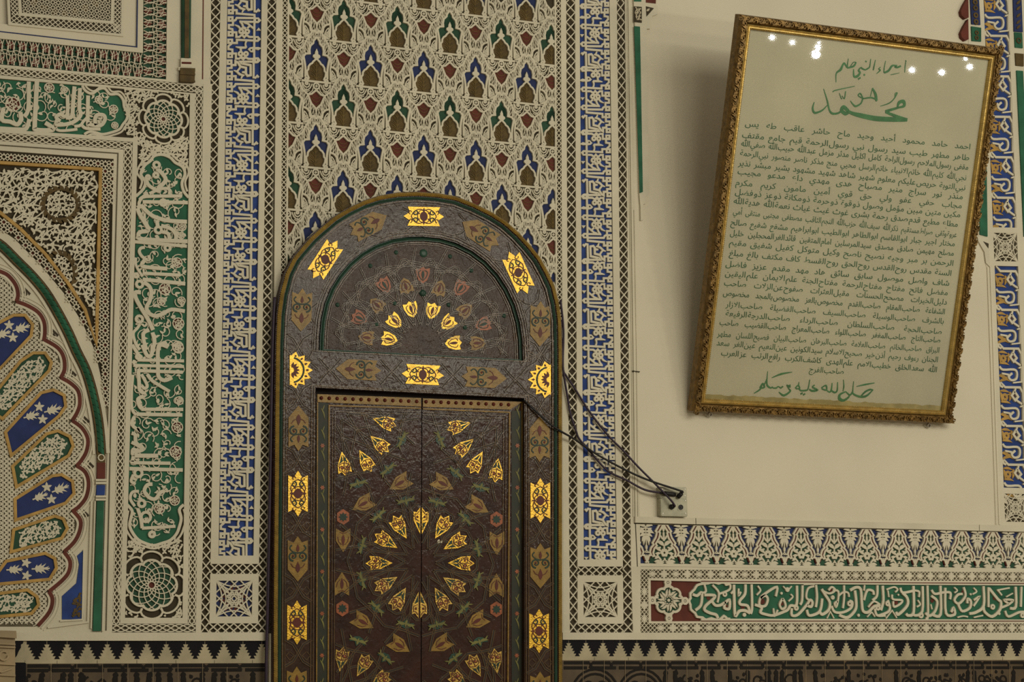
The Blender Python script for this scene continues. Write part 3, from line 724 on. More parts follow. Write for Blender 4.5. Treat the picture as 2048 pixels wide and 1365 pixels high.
        for i in range(14):
            y = 830+i*42; x = (sx[0]+sx[1])/2-(y-800)*.003
            v.leaf(W(x-4, y-14, LD), W(x+4, y+10, LD), 3.2*PXM, LD+.0035, LD+.001, .1); v.leaf(W(x+4, y-20, LD), W(x-1, y-6, LD), 2.4*PXM, LD+.0035, LD+.001)
            if i % 2: 
                for q in range(6): rd.leaf(W(x, y+20, LD), W(x+5*math.cos(q*1.05), y+20+5*math.sin(q*1.05), LD), 3*PXM, LD+.0035, LD+.001)
        sub(stile, 'olive_sprigs', v, M['leaf']); sub(stile, 'red_flowers', rd, M['orange'])
        gl = R()
        inn = [(655.5, 1365), (657.5, 812), (841, 817.5)] if side == 0 else [(845, 818.5), (1018.5, 825.5), (1015, 1365)]
        gl.stroke([(pt(inn, LD)[0][0], .01)]+pt(inn, LD) if side == 0 else pt(inn, LD)+[(pt(inn, LD)[-1][0], .01)], 2.6*PXM, LD+.006, LD)
        ed = [(634.5, 806), (632.5, 1365)] if side == 0 else [(1043.5, 805), (1046, 1365)]
        gl.stroke(pt(ed, LD), 2.4*PXM, LD+.005, LD)
        gl.build('gilt_line', M['olive'], leaf)
        fl = R()
        for k in (7, 12):
            s = 1 if side == 0 else 1
            fl.stroke(pt([(p[0]+(k if side == 0 else -k)*(1 if i != (2 if side == 0 else 0) else 0), p[1]+(k*1.0 if i != (0 if side == 0 else 2) else 0)) for i, p in enumerate(inn)], LD), 1.8*PXM, LD+.004, LD)
        # strapwork: twelve-ray stars of double fillets round the rosette and its neighbours
        def Rz(cx, cy, a, rr): return (cx+rr*math.cos(a), cy+rr*1.02*math.sin(a)+.03*rr*math.cos(a))
        def ok(p):
            if not (822 < p[1] < 1375): return False
            xa = 669 if side == 0 else 842.5; xb = 838.5 if side == 0 else 1005
            return xa < p[0] < xb
        ln = []
        for cx, cy in ((840.5, 1125.5), (668, 812), (1008, 826), (664, 1436), (1006, 1440)):
            for k in range(12):
                a = k*math.pi/6-math.pi/2; h = math.pi/12
                ln.append([Rz(cx, cy, a, 30), Rz(cx, cy, a+h, 62), Rz(cx, cy, a+h*.75, 104), Rz(cx, cy, a+h*.2, 116), Rz(cx, cy, a, 110), Rz(cx, cy, a-h*.2, 116), Rz(cx, cy, a-h*.75, 104), Rz(cx, cy, a-h, 62), Rz(cx, cy, a, 30)])
                ln.append([Rz(cx, cy, a+h*.75, 104), Rz(cx, cy, a+h*.8, 138), Rz(cx, cy, a+2*h, 146)]); ln.append([Rz(cx, cy, a-h*.75, 104), Rz(cx, cy, a-h*.8, 138), Rz(cx, cy, a-2*h, 146)])
                ln.append([Rz(cx, cy, a+h, 62), Rz(cx, cy, a+h*3.6, 176)]); ln.append([Rz(cx, cy, a-h, 62), Rz(cx, cy, a-h*3.6, 176)])
        for l in ln:
            q = resample(l, 26); run = []
            for p in q+[None]:
                if p and ok(p) and min(math.hypot(p[0]-e[0], p[1]-e[1]) for e in ((840.5, 1125.5), (668, 812), (1008, 826), (664, 1436), (1006, 1440))) > 20: run.append(p)
                else:
                    if len(run) > 3: dbl(fl, LD, run, 4.0, 1.5)
                    run = []
        fl.build('strapwork', M['strap'], leaf); GRV[id(fl)].build('dark_grooves', M['groove'], leaf)
        # rosette petals, sprays, arrows, bosses that lie on this leaf
        Z = lambda x, y: (520+x/3.197, 938+y/3.197)
        Z2 = lambda x, y: (520+x/3.197, 680+y/3.197)
        on = lambda p: (p[0] < 841.5) == (side == 0)
        rc = (840.6, 1126)
        def turn(p, c): return math.degrees(math.atan2(c[1]-p[1], c[0]-p[0]))-90
        for x, y in ((890, 370), (800, 460), (755, 605), (800, 740), (885, 840), (1160, 840), (1245, 745), (1290, 605), (1250, 470), (1165, 370)):
            p = Z(x, y)
            if on(p): petal(leaf, Pose(*p, turn(p, rc), .98, .98, LD), 'gilt' if y < 700 else 'giltdim')
        for x, y, up in ((1028, 325, 1), (1018, 880, -1)):      # the petals cut by the meeting edge
            p = Z(x, y); k = -1 if side == 0 else 1; ps = Pose(p[0]+k*1.8, p[1], 0, k, up, LD)
            r = R(); r.poly(ps.P([(0, 29), (13, 2), (13, -16), (7, -14), (0, -24)]), LD+.003, LD); pp = sub(leaf, 'half_petal', r, M['gilt' if up > 0 else 'giltdim'])
            l, g = R(), R(); l.stroke(ps.P([(1, -18), (6, -11), (10, -11), (10, 0), (2, 3)]), 1.4*PXM, LD+.0048, LD+.002); l.dome(ps(5.5, -5), 3.4*PXM, LD+.005, LD+.002, 7, 2); g.poly(ps.P([(1, 22), (1, 8), (8, 5)]), LD+.0045, LD+.002)
            sub(pp, 'red_outline', l, M['dred']); sub(pp, 'green_sepal', g, M['dgreenline'])
        for x, y, c in ((800, 530, (668, 812)), (765, 670, (668, 812)), (675, 780, (668, 812)), (535, 800, (668, 812)), (1265, 555, (1008, 826)), (1300, 690, (1008, 826)), (1380, 790, (1008, 826)), (1510, 840, (1008, 826))):
            p = Z2(x, y)
            if on(p): petal(leaf, Pose(*p, turn(p, c), .92, .92, LD))
        for x, y, c in ((520, 1215, (664, 1440)), (660, 1255, (664, 1440)), (1370, 1255, (1006, 1440)), (1505, 1225, (1006, 1440)), (770, 1350, (664, 1440)), (1265, 1350, (1006, 1440))):
            p = Z(x, y)
            if on(p): petal(leaf, Pose(*p, turn(p, c), .92, .92, LD), 'giltdim', 'darker_petal')
        for x, y, c in ((930, 205, rc), (1130, 215, rc), (755, 300, rc), (1310, 320, rc), (650, 490, rc), (1390, 510, rc), (650, 715, rc), (1390, 715, rc), (745, 890, rc), (1300, 895, rc), (930, 995, rc), (1130, 1000, rc), (625, 1100, (664, 1440)), (800, 1210, (664, 1440)), (1400, 1105, (1006, 1440)), (1240, 1210, (1006, 1440))):
            p = Z(x, y)
            if on(p): bird(leaf, Pose(*p, turn(p, c), 1, 1, LD))
        for x, y, c in ((905, 640, (668, 812)), (815, 830, (668, 812)), (625, 920, (668, 812)), (1150, 640, (1008, 826)), (1250, 850, (1008, 826)), (1410, 945, (1008, 826))):
            p = Z2(x, y)
            if on(p): bird(leaf, Pose(*p, turn(p, c), 1, 1, LD))
        for x, y, a in ((660, 225, 62), (1390, 240, -60), (530, 455, 0), (1513, 475, 0), (522, 740, 180), (1510, 750, 180), (655, 980, 120-180), (1385, 975, 60), (895, 92, 60), (1165, 95, -62), (888, 1130, -58), (1155, 1125, 58)):
            p = Z(x, y)
            if on(p): arrow(leaf, Pose(*p, a, 1, 1, LD))
        for x, y in ((530, 310), (1510, 325), (525, 895), (1510, 900)):
            p = Z(x, y)
            if on(p): hexa(leaf, Pose(*p, 0, 1, 1, LD))
    ch = R(); ch.poly(Pose(879, 1084, 20, 1, 1, LD).P([(-5, 0), (-3, -4), (0, -2), (4, -4), (6, 1), (1, 2), (-3, 5)]), LD+.003, LD); ch.build('bare_chip', M['white'], root)
build_door()
# ---------------------------------------------------------------- carved niche surround at the left
def inpoly(p, poly):
    x, y = p; c = False; j = len(poly)-1
    for i in range(len(poly)):
        a, b = poly[i], poly[j]
        if (a[1] > y) != (b[1] > y) and x < (b[0]-a[0])*(y-a[1])/(b[1]-a[1])+a[0]: c = not c
        j = i
    return c
def arabesque(r, poly, step, seed, w=.42, d1=0.0, d0=GD, thin=1.9, keep=None):
    """dense leaf-and-tendril filling of a polygon given in photo pixels"""
    g = random.Random(seed); xs = [p[0] for p in poly]; ys = [p[1] for p in poly]
    nodes = {}
    ny = int((max(ys)-min(ys))/step)+1; nx = int((max(xs)-min(xs))/step)+1
    for j in range(ny+1):
        for i in range(nx+1):
            p = (min(xs)+(i+(.5 if j % 2 else 0)+g.uniform(-.22, .22))*step, min(ys)+(j+g.uniform(-.22, .22))*step)
            if inpoly(p, poly) and (keep is None or keep(p)): nodes[(i, j)] = p
    q = lambda x, y: W(x, y)
    for (i, j), p in nodes.items():
        a = g.uniform(0, 6.28); s = step
        for k in range(3):
            b = a+k*2.09+g.uniform(-.3, .3); L = s*g.uniform(.5, .68); e = (p[0]+L*math.cos(b), p[1]+L*math.sin(b))
            if inpoly(e, poly): r.leaf(q(*p), q(*e), s*w*PXM*g.uniform(.6, 1), d1, d0, g.uniform(-.2, .2))
        if g.random() < .35: r.ring(q(*p), s*.16*PXM, s*.14*PXM, d1, d0, 7)
        for nb in ((i+1, j), (i, j+1), (i-1, j+1)):
            if nb in nodes and g.random() < .72:
                e = nodes[nb]; m = ((p[0]+e[0])/2+g.uniform(-.25, .25)*s, (p[1]+e[1])/2+g.uniform(-.25, .25)*s)
                r.stroke([q(*p), q(*m), q(*e)], thin*PXM, d1, d0, sm=3)
def tendrils(r, poly, step, seed, d1, d0, w=1.7, keep=None):
    """thin spiral stems that fill the ground behind lettering"""
    g = random.Random(seed); xs = [p[0] for p in poly]; ys = [p[1] for p in poly]
    for j in range(int((max(ys)-min(ys))/step)+1):
        for i in range(int((max(xs)-min(xs))/step)+1):
            c = (min(xs)+(i+.5+g.uniform(-.3, .3))*step, min(ys)+(j+.5+g.uniform(-.3, .3))*step)
            if not inpoly(c, poly): continue
            a0 = g.uniform(0, 6.28); dr = g.choice((1, -1)); R0 = step*g.uniform(.5, .75); pts = []
            for k in range(13):
                t = k/12; p = (c[0]+R0*(1-.75*t)*math.cos(a0+dr*t*5.4), c[1]+R0*(1-.75*t)*math.sin(a0+dr*t*5.4))
                if inpoly(p, poly): pts.append(W(*p))
                elif len(pts) > 2: break
                else: pts = []
            if len(pts) > 3: r.stroke(pts, w*PXM, d1, d0)
            for k in range(2):
                b = g.uniform(0, 6.28); e = (c[0]+step*.5*math.cos(b), c[1]+step*.5*math.sin(b))
                if inpoly(e, poly): r.leaf(W(*c), W(*e), step*.2*PXM, d1, d0, g.uniform(-.2, .2)); 
def starnet(r, red, poly, cell, d1=0.0, d0=GD, shear=.075, origin=None):
    xs = [p[0] for p in poly]; ys = [p[1] for p in poly]; x0, y0 = origin or (min(xs), min(ys))
    for j in range(-2, int((max(ys)-y0)/cell)+6):
        for i in range(-1, int((max(xs)-x0)/cell)+2):
            p = (x0+(i+.5)*cell, y0+(j+.5)*cell+shear*(i+.5)*cell)
            if not inpoly(p, poly): continue
            c = W(*p); k = cell*PXM
            r.stroke([(c[0]+k*.30*math.cos(a*math.pi/4+.39), c[1]+k*.30*math.sin(a*math.pi/4+.39)) for a in range(8)], k*.11, d1, d0, closed=True)
            if (i+j) % 2 == 0 and red is not None: red.disc(c, k*.24, d0+.002, None, 8)
            for a in range(4):
                u, v = math.cos(a*math.pi/2), math.sin(a*math.pi/2); r.stroke([(c[0]+u*k*.3-v*k*.1, c[1]+v*k*.3+u*k*.1), (c[0]+u*k*.5, c[1]+v*k*.5)], k*.09, d1, d0); r.stroke([(c[0]+u*k*.3+v*k*.1, c[1]+v*k*.3-u*k*.1), (c[0]+u*k*.5, c[1]+v*k*.5)], k*.09, d1, d0)
                u, v = math.cos(a*math.pi/2+.785), math.sin(a*math.pi/2+.785); r.stroke([(c[0]+u*k*.3, c[1]+v*k*.3), (c[0]+u*k*.68, c[1]+v*k*.68)], k*.10, d1, d0)
def zz(ox, oy, s): return lambda x, y: (ox+x/s, oy+y/s)
A1 = zz(0, 0, 3.657); A2 = zz(0, 330, 3.657); A3 = zz(0, 660, 3.657); A4 = zz(0, 992, 3.657)
def PP(z, l): return [z(*p) for p in l]
def Wl(l, d=0.0): return [W(p[0], p[1], d) for p in l]
def flower(r, red, c, rad, d1, d0):
    r.ring(W(*c), rad*PXM, 2.0*PXM, d1, d0, 12)
    for k in range(3):
        a = k*math.pi/3+.4; r.stroke([W(c[0]-rad*math.cos(a), c[1]-rad*math.sin(a)), W(c[0]+rad*math.cos(a), c[1]+rad*math.sin(a))], 1.5*PXM, d1, d0)
    r.ring(W(*c), rad*.55*PXM, 1.4*PXM, d1, d0, 10)
    if red is not None: red.disc(W(*c), rad*.98*PXM, d0+.0025, None, 12)
LET = {  # lettering of the green panel: zoomed tracings (origin x, y, scale) -> strokes (width, points)
 (240, 270, 4.0727): [
  (32, [(298, 275), (340, 310), (372, 360), (350, 400), (318, 425), (310, 470)]), (28, [(215, 345), (222, 390), (245, 420), (295, 450)]), (26, [(160, 530), (185, 508), (260, 500), (505, 498)]), (28, [(185, 545), (552, 552)]),
  (24, [(230, 480), (185, 505), (155, 555), (165, 590)]), (32, [(140, 595), (178, 582), (215, 620), (270, 662), (350, 690), (430, 702), (545, 708)]), (32, [(142, 598), (162, 650), (222, 750), (225, 782), (165, 792), (150, 822), (190, 850), (550, 868)]),
  (30, [(300, 695), (308, 745)]), (30, [(335, 740), (415, 765), (455, 815), (452, 862)]), (28, [(340, 790), (392, 805), (402, 858)]), (24, [(240, 478), (330, 440), (398, 440), (402, 485)]), (20, [(200, 640), (205, 700), (245, 770)]), (20, [(415, 400), (440, 410), (440, 380)])],
 (235, 480, 4.0727): [
  (26, [(135, 15), (565, 52)]), (24, [(222, 62), (190, 68), (178, 98), (205, 140), (255, 165), (255, 125)]), (30, [(220, 165), (198, 205), (235, 222), (405, 236)]), (26, [(205, 272), (510, 288)]), (20, [(150, 145), (152, 210), (205, 300)]), (30, [(205, 322), (552, 358)]),
  (30, [(212, 345), (258, 378), (276, 430), (262, 500), (238, 545), (250, 592), (305, 620), (370, 602), (440, 568), (548, 582)]), (32, [(190, 428), (145, 430), (152, 480), (202, 570), (250, 650), (290, 735)]), (28, [(258, 735), (212, 762), (216, 830), (238, 896)]), (30, [(285, 755), (302, 830), (285, 896)]), (22, [(182, 690), (160, 722), (128, 765), (150, 850), (182, 896)]), (26, [(418, 868), (372, 842), (342, 868), (340, 900)])],
 (230, 690, 4.0727): [
  (26, [(140, 0), (190, 80), (215, 112)]), (30, [(222, 0), (262, 88), (298, 80), (305, 0)]), (30, [(430, 18), (372, 0), (350, 40), (350, 200), (357, 262), (402, 290), (465, 268)]), (24, [(185, 124), (562, 132)]), (24, [(150, 168), (562, 178)]), (26, [(180, 210), (552, 224)]), (18, [(142, 135), (180, 190)]),
  (28, [(190, 215), (196, 300), (202, 370), (245, 408), (188, 442), (200, 500), (225, 525)]), (24, [(215, 240), (262, 330), (240, 355), (215, 330)]), (26, [(262, 240), (302, 292), (380, 342), (445, 382)]), (22, [(146, 245), (135, 380), (138, 520), (172, 572)]), (26, [(215, 526), (555, 527)]), (28, [(175, 566), (548, 572)]), (26, [(155, 590), (138, 650), (205, 705), (185, 675)]), (28, [(135, 720), (165, 735), (172, 800), (232, 850), (152, 880), (150, 900)])],
 (225, 880, 4.0727): [
  (26, [(155, 20), (232, 65), (220, 92), (168, 80), (162, 122)]), (32, [(180, 130), (372, 131)]), (26, [(170, 135), (165, 165), (180, 186), (472, 192)]), (28, [(138, 236), (572, 247)]), (22, [(170, 285), (152, 338), (188, 362)]), (28, [(325, 362), (282, 370), (260, 420), (300, 472), (350, 482), (388, 432), (420, 420)]),
  (22, [(215, 420), (162, 428), (145, 482), (182, 542)]), (26, [(205, 560), (230, 640), (242, 722)]), (24, [(240, 722), (512, 706)])],
 (0, 130, 4.978): [
  (38, [(287, 165), (285, 400), (268, 480), (238, 512)]), (42, [(368, 155), (356, 400), (346, 600), (360, 645), (510, 650), (520, 622), (450, 575)]), (34, [(672, 305), (672, 480), (640, 512), (600, 490), (560, 522), (600, 560)]), (38, [(742, 215), (726, 400), (715, 512), (655, 525)]), (36, [(797, 232), (790, 420), (802, 500), (742, 562), (650, 592), (562, 592), (570, 545)]),
  (36, [(877, 305), (874, 560), (892, 592), (1000, 602), (1045, 545), (1030, 500), (962, 502), (945, 560), (960, 598)]), (28, [(872, 520), (832, 560), (800, 602), (740, 612)]), (30, [(820, 605), (860, 632), (1000, 640)]), (40, [(35, 430), (20, 545), (100, 565), (172, 592), (210, 540), (202, 470)]), (38, [(0, 632), (180, 642), (262, 632), (292, 540)]), (26, [(560, 640), (600, 655), (690, 650), (770, 640)])]}
LRING = [((240, 270, 4.0727), [(298, 245, 24), (228, 345, 14), (352, 552, 24), (312, 775, 26), (292, 328, 18)]), ((235, 480, 4.0727), [(408, 66, 22), (180, 362, 26), (152, 290, 14), (178, 646, 26)]), ((230, 690, 4.0727), [(190, 98, 16)]), ((225, 880, 4.0727), [(210, 272, 30), (238, 520, 26), (272, 630, 38), (322, 772, 20)])]
LFLOW = [((235, 480, 4.0727), [(487, 185, 40), (388, 400, 46), (357, 500, 32), (523, 495, 30), (497, 680, 45), (497, 880, 42)]), ((230, 690, 4.0727), [(513, 15, 44), (525, 455, 32), (508, 672, 44), (495, 872, 46)]), ((225, 880, 4.0727), [(508, 495, 38), (385, 562, 40)]), ((0, 130, 4.978), [(492, 225, 46), (640, 245, 32), (985, 345, 36), (1132, 440, 42), (1145, 600, 32), (130, 390, 70)]), ((240, 270, 4.0727), [(505, 745, 36), (500, 820, 26)])]
def rosette(r, red, c, rad, d1, d0, petals=12, w=1.7):
    """sunflower net of crossing spirals in a medallion"""
    q = lambda a, k: W(c[0]+rad*k*math.cos(a), c[1]+rad*k*math.sin(a)+.08*rad*k*math.cos(a))
    for i in range(petals):
        a = i*2*math.pi/petals
        for s in (1, -1): r.stroke([q(a+s*1.75*t**.75, .13+.87*t) for t in (0, .12, .25, .4, .55, .7, .85, 1)], w*PXM, d1, d0, sm=2)
    r.ring(W(*c), rad*.14*PXM, w*PXM, d1, d0, 8); red.disc(W(*c), rad*.12*PXM, d0+.0035, None, 8)
def lobed(c, rx, ry, n, depth, rot=0, sh=.08, m=9):
    """outline of a medallion with n round lobes"""
    o = []
    for i in range(n):
        for j in range(m):
            t = j/m; a = rot+(i+t)*2*math.pi/n; k = 1-depth+depth*math.sin(math.pi*t)**.6
            o.append((c[0]+rx*k*math.cos(a), c[1]+ry*k*math.sin(a)+sh*rx*k*math.cos(a)))
    return o
def slots(dk, outline, n, w, d):
    """short dark grooves following a medallion outline"""
    L = len(outline); k = L//n
    for i in range(n): dk.stroke([W(*p) for p in outline[i*k+1:(i+1)*k]], w*PXM, d+.0009, d-.001)
def left_inscription():
    c = W(318, 640); root = empty('cursive_inscription', (c[0], 0, c[1]), 'tall carved panel of white cursive letters on green ground with plaited bands, at the left', 'wall panel')
    # ---- frame corners: outer plait, white, ground, white, inner plait
    O = [(-14, 131), (406.5, 170.5), (391.5, 1264.5), (224.5, 1264.5)]
    g = R(); g.poly(Wl([(-14, 129), (408, 169), (392.5, 1266), (223.5, 1266), (246.5, 299), (-14, 281)]), GD); g.build('plait_ground', M['grey'], root)
    hz = Wl([(-14, 156), (380, 189), (379.8, 280), (276, 276.5), (-14, 258)]); vt = Wl([(276, 276), (380, 280), (365, 1236.5), (250, 1236.5)])
    fr = R()
    fr.poly(Wl([(-14, 149), (390.5, 187), (375.5, 1248.5), (240, 1248.5), (265.5, 284.5), (-14, 264.5), (-14, 258), (275.5, 277), (250, 1236.5), (365, 1236.5), (380, 189), (-14, 156)]), .001, GD)
    fr.build('white_frame', M['white'], root)
    bd = R()
    for q, n, v in ((Quad((-14, 132), (406, 171), (406, 186.5), (-14, 148)), 26, False), (Quad((390.5, 178), (406, 178), (391.5, 1250), (376, 1250)), 62, True), (Quad((225, 1249), (391, 1249), (391, 1265), (225, 1265)), 9, False),
                    (Quad((247.5, 292), (265, 292), (240, 1250), (224.5, 1250)), 56, True), (Quad((-14, 264.5), (264, 285), (264, 299.5), (-14, 281)), 16, False)):
        braid(bd, q, int(n*.66), .0040, .44, v, strands=2)
    bd.build('plaited_bands', M['white'], root)
    gr, dk, br, wh, rd, th = R(), R(), R(), R(), R(), R()
    br.poly(Wl([(-14, 150), (392, 187), (376, 1249), (240, 1249), (266, 283), (-14, 263)]), GD+.0015); br.build('brown_ground', M['dark'], root)
    # horizontal cartouche with lobed end
    z5 = zz(0, 130, 4.978)
    end = PP(z5, [(820, 205), (850, 255), (915, 285), (985, 240), (1045, 235), (1095, 290), (1175, 290), (1225, 345), (1238, 420), (1270, 480), (1262, 540), (1225, 590), (1190, 640), (1110, 672), (1020, 690), (950, 672), (890, 665), (840, 690)])
    cart = [(-14, 157)]+end+[(-14, 259)]
    gr.poly(Wl(cart), GD+.003)
    wh.stroke(Wl(end), 5*PXM, .0006, GD, sm=4); wh.stroke(Wl([(p[0]+4, p[1]-5 if i < 9 else p[1]+5) for i, p in enumerate(end)]), 3.4*PXM, .0005, GD, sm=4)
    # vertical cartouche, lobed at both ends
    z1, z4 = zz(240, 270, 4.0727), zz(225, 880, 4.0727)
    top = PP(z1, [(130, 500), (190, 440), (205, 380), (170, 320), (200, 250), (250, 210), (280, 170), (345, 160), (410, 185), (450, 225), (510, 260), (530, 320), (505, 390), (520, 460), (560, 510)])
    bot = PP(z4, [(580, 530), (545, 570), (560, 640), (545, 710), (520, 770), (470, 820), (400, 845), (335, 862), (270, 845), (210, 815), (165, 760), (140, 700), (150, 640), (160, 580), (120, 530)])
    gr.poly(Wl([(275.5, 395)]+top+[(378.5, 395), (367.5, 1010)]+bot+[(255, 1010)]), GD+.003)
    for l in (top, bot):
        wh.stroke(Wl(l), 5.5*PXM, .0006, GD, sm=4)
        cc = (327, 380) if l is top else (308, 1030)
        o2 = [(cc[0]+(p[0]-cc[0])*1.17, cc[1]+(p[1]-cc[1])*1.10) for p in l]; wh.stroke(Wl(o2[1:-1]), 3.8*PXM, .0005, GD, sm=4)
    gr.build('green_ground', M['green'], root)
    # corner rosette and bottom rosette
    for (cx, cy), rr in (((327, 238), 33), ((303.5, 1171), 45)):
        ol = lobed((cx, cy), rr*1.5, rr*1.5, 8, .14, math.pi/8, .08 if cy < 300 else .01); il = lobed((cx, cy), rr*1.12, rr*1.12, 8, .12, math.pi/8, .08 if cy < 300 else .01)
        gq = R(); gq.poly(Wl(il), GD+.003); gq.build('rosette_ground', M['dgreen'], root)
        wh.stroke(Wl(ol), 3.6*PXM, .0006, GD, closed=True); wh.stroke(Wl(il), 4.2*PXM, .0006, GD, closed=True)
        rosette(wh, rd, (cx, cy), rr*1.12, 0, GD, 12)
        for k in range(8):
            a = math.pi/8+(k+.5)*math.pi/4; e = [(cx+rr*1.31*math.cos(a+t), cy+rr*1.31*math.sin(a+t)+.08*rr*math.cos(a+t)*(cy < 300)) for t in (-.22, 0, .22)]; wh.stroke(Wl([(cx+rr*1.33*math.cos(a-.39), cy+rr*1.33*math.sin(a-.39)+.08*rr*math.cos(a)*(cy < 300)), (cx+rr*1.12*math.cos(a-.39), cy+rr*1.12*math.sin(a-.39)+.08*rr*math.cos(a)*(cy < 300))]), 4*PXM, .0004, GD)
    # leaf filling of the left-over corners
    for i, pl in enumerate(([(248, 172), (379, 186), (379, 300), (277, 295), (246, 262)], [(276, 280), (379, 284), (377, 345), (276, 345)], [(252, 1075), (367, 1075), (366, 1236), (250, 1236)])):
        keep = lambda p: all(math.hypot(p[0]-c_[0], p[1]-c_[1]) > k for c_, k in (((327, 238), 52), ((303.5, 1171), 69))) and not inpoly(p, cart) and not inpoly(p, [(275, 400)]+top+[(378, 400)]) and not inpoly(p, [(368, 1010)]+bot+[(255, 1010)])
        arabesque(wh, pl, 9.5, 40+i, .5, keep=keep, thin=2.4)
    # tendrils, flowers, lettering
    tendrils(th, [(-14, 160), (160, 172), (235, 190), (240, 240), (160, 262), (-14, 252)], 21, 5, -.0025, GD+.002)
    tendrils(th, [(283, 330), (366, 330), (376, 420), (370, 700), (362, 1000), (350, 1075), (262, 1075), (258, 900), (270, 600), (276, 420)], 22, 6, -.0025, GD+.002)
    for (ox, oy, s), l in LFLOW:
        for x, y, rr in l: flower(th, rd, (ox+x/s, oy+y/s), rr/s, -.002, GD+.002)
    for k, l in LET.items():
        z = zz(*k)
        for w, pts in l: wh.stroke(Wl(PP(z, pts)), w/k[2]*PXM, .0012, GD, sm=4)
    for k, l in LRING:
        for x, y, rr in l: wh.ring(W(k[0]+x/k[2], k[1]+y/k[2]), rr/k[2]*PXM, 22/k[2]*PXM, .0012, GD, 12)
    th.build('tendrils', M['white'], root); rd.build('red_hearts', M['red'], root); wh.build('lettering', M['white'], root)
left_inscription()
def plain(root, name, polys, d1, m='white'):
    r = R()
    for p in polys: r.poly(Wl(p) if not isinstance(p[0][0], tuple) else [Wl(q) for q in p], d1, GD-.008)
    return r.build(name, M[m], root)
def line(r, pts, w, d1, d0=GD, sm=0): r.stroke(Wl(pts), w*PXM, d1, d0, sm=sm)
ROPE = [(-14, 481), (5.5, 494), (35.5, 524), (63, 551.5), (90, 584), (115, 625), (137, 667), (153, 703.5), (169.5, 736.5), (180.5, 769), (188.7, 802), (195.5, 838), (199.6, 873), (202, 908)]
MAROON = [PP(A2, [(-50, 765), (0, 780), (60, 810), (115, 880), (132, 950), (120, 1000)]), PP(A2, [(120, 1000), (200, 1030), (280, 1080), (322, 1150), (328, 1230), (320, 1285)]), PP(A3, [(320, 70), (420, 130), (465, 200), (472, 290), (445, 350)]), PP(A3, [(445, 350), (515, 390), (572, 450), (584, 540), (562, 610), (528, 665)]), PP(A3, [(528, 665), (600, 720), (642, 800), (632, 890), (592, 960), (560, 995)]),
          PP(A3, [(560, 995), (622, 1040), (648, 1120), (632, 1220), (582, 1290), (528, 1330)]), PP(A4, [(535, 112), (588, 180), (582, 260), (542, 340), (468, 412)]), PP(A4, [(468, 412), (512, 480), (502, 560), (450, 625), (358, 702)]), PP(A4, [(358, 702), (384, 760), (362, 850), (278, 952)])]
FLUTES = [('fblue', [(0, 645), (27, 631), (50, 631), (65, 650), (62, 672), (-14, 752), (-14, 655)]), ('dgreen', [(-14, 792), (41, 723), (66, 706.5), (90, 706.5), (102.5, 725.6), (98, 742), (5, 838), (-14, 826)]),
          ('fblue', PP(A3, [(40, 750), (300, 462), (390, 440), (468, 480), (480, 560), (430, 632), (82, 920)])), ('dgreen', PP(A3, [(92, 1000), (340, 762), (422, 740), (510, 782), (535, 852), (500, 922), (120, 1150)])), ('fblue', [(30, 999), (104, 952.6), (123, 950), (145, 963.5), (147.7, 988), (131, 1007), (31, 1041)]),
          ('dgreen', PP(A4, [(100, 250), (400, 150), (462, 170), (492, 240), (450, 312), (80, 412)])), ('fblue', PP(A4, [(45, 480), (330, 422), (400, 460), (412, 530), (362, 612), (-40, 650), (-50, 610)])), ('dgreen', PP(A4, [(-50, 722), (200, 690), (270, 740), (282, 800), (230, 862), (-50, 890)]))]
M['fblue'] = mat('navy_paint', (.020, .034, .135), .75, var=.3, vscale=14)
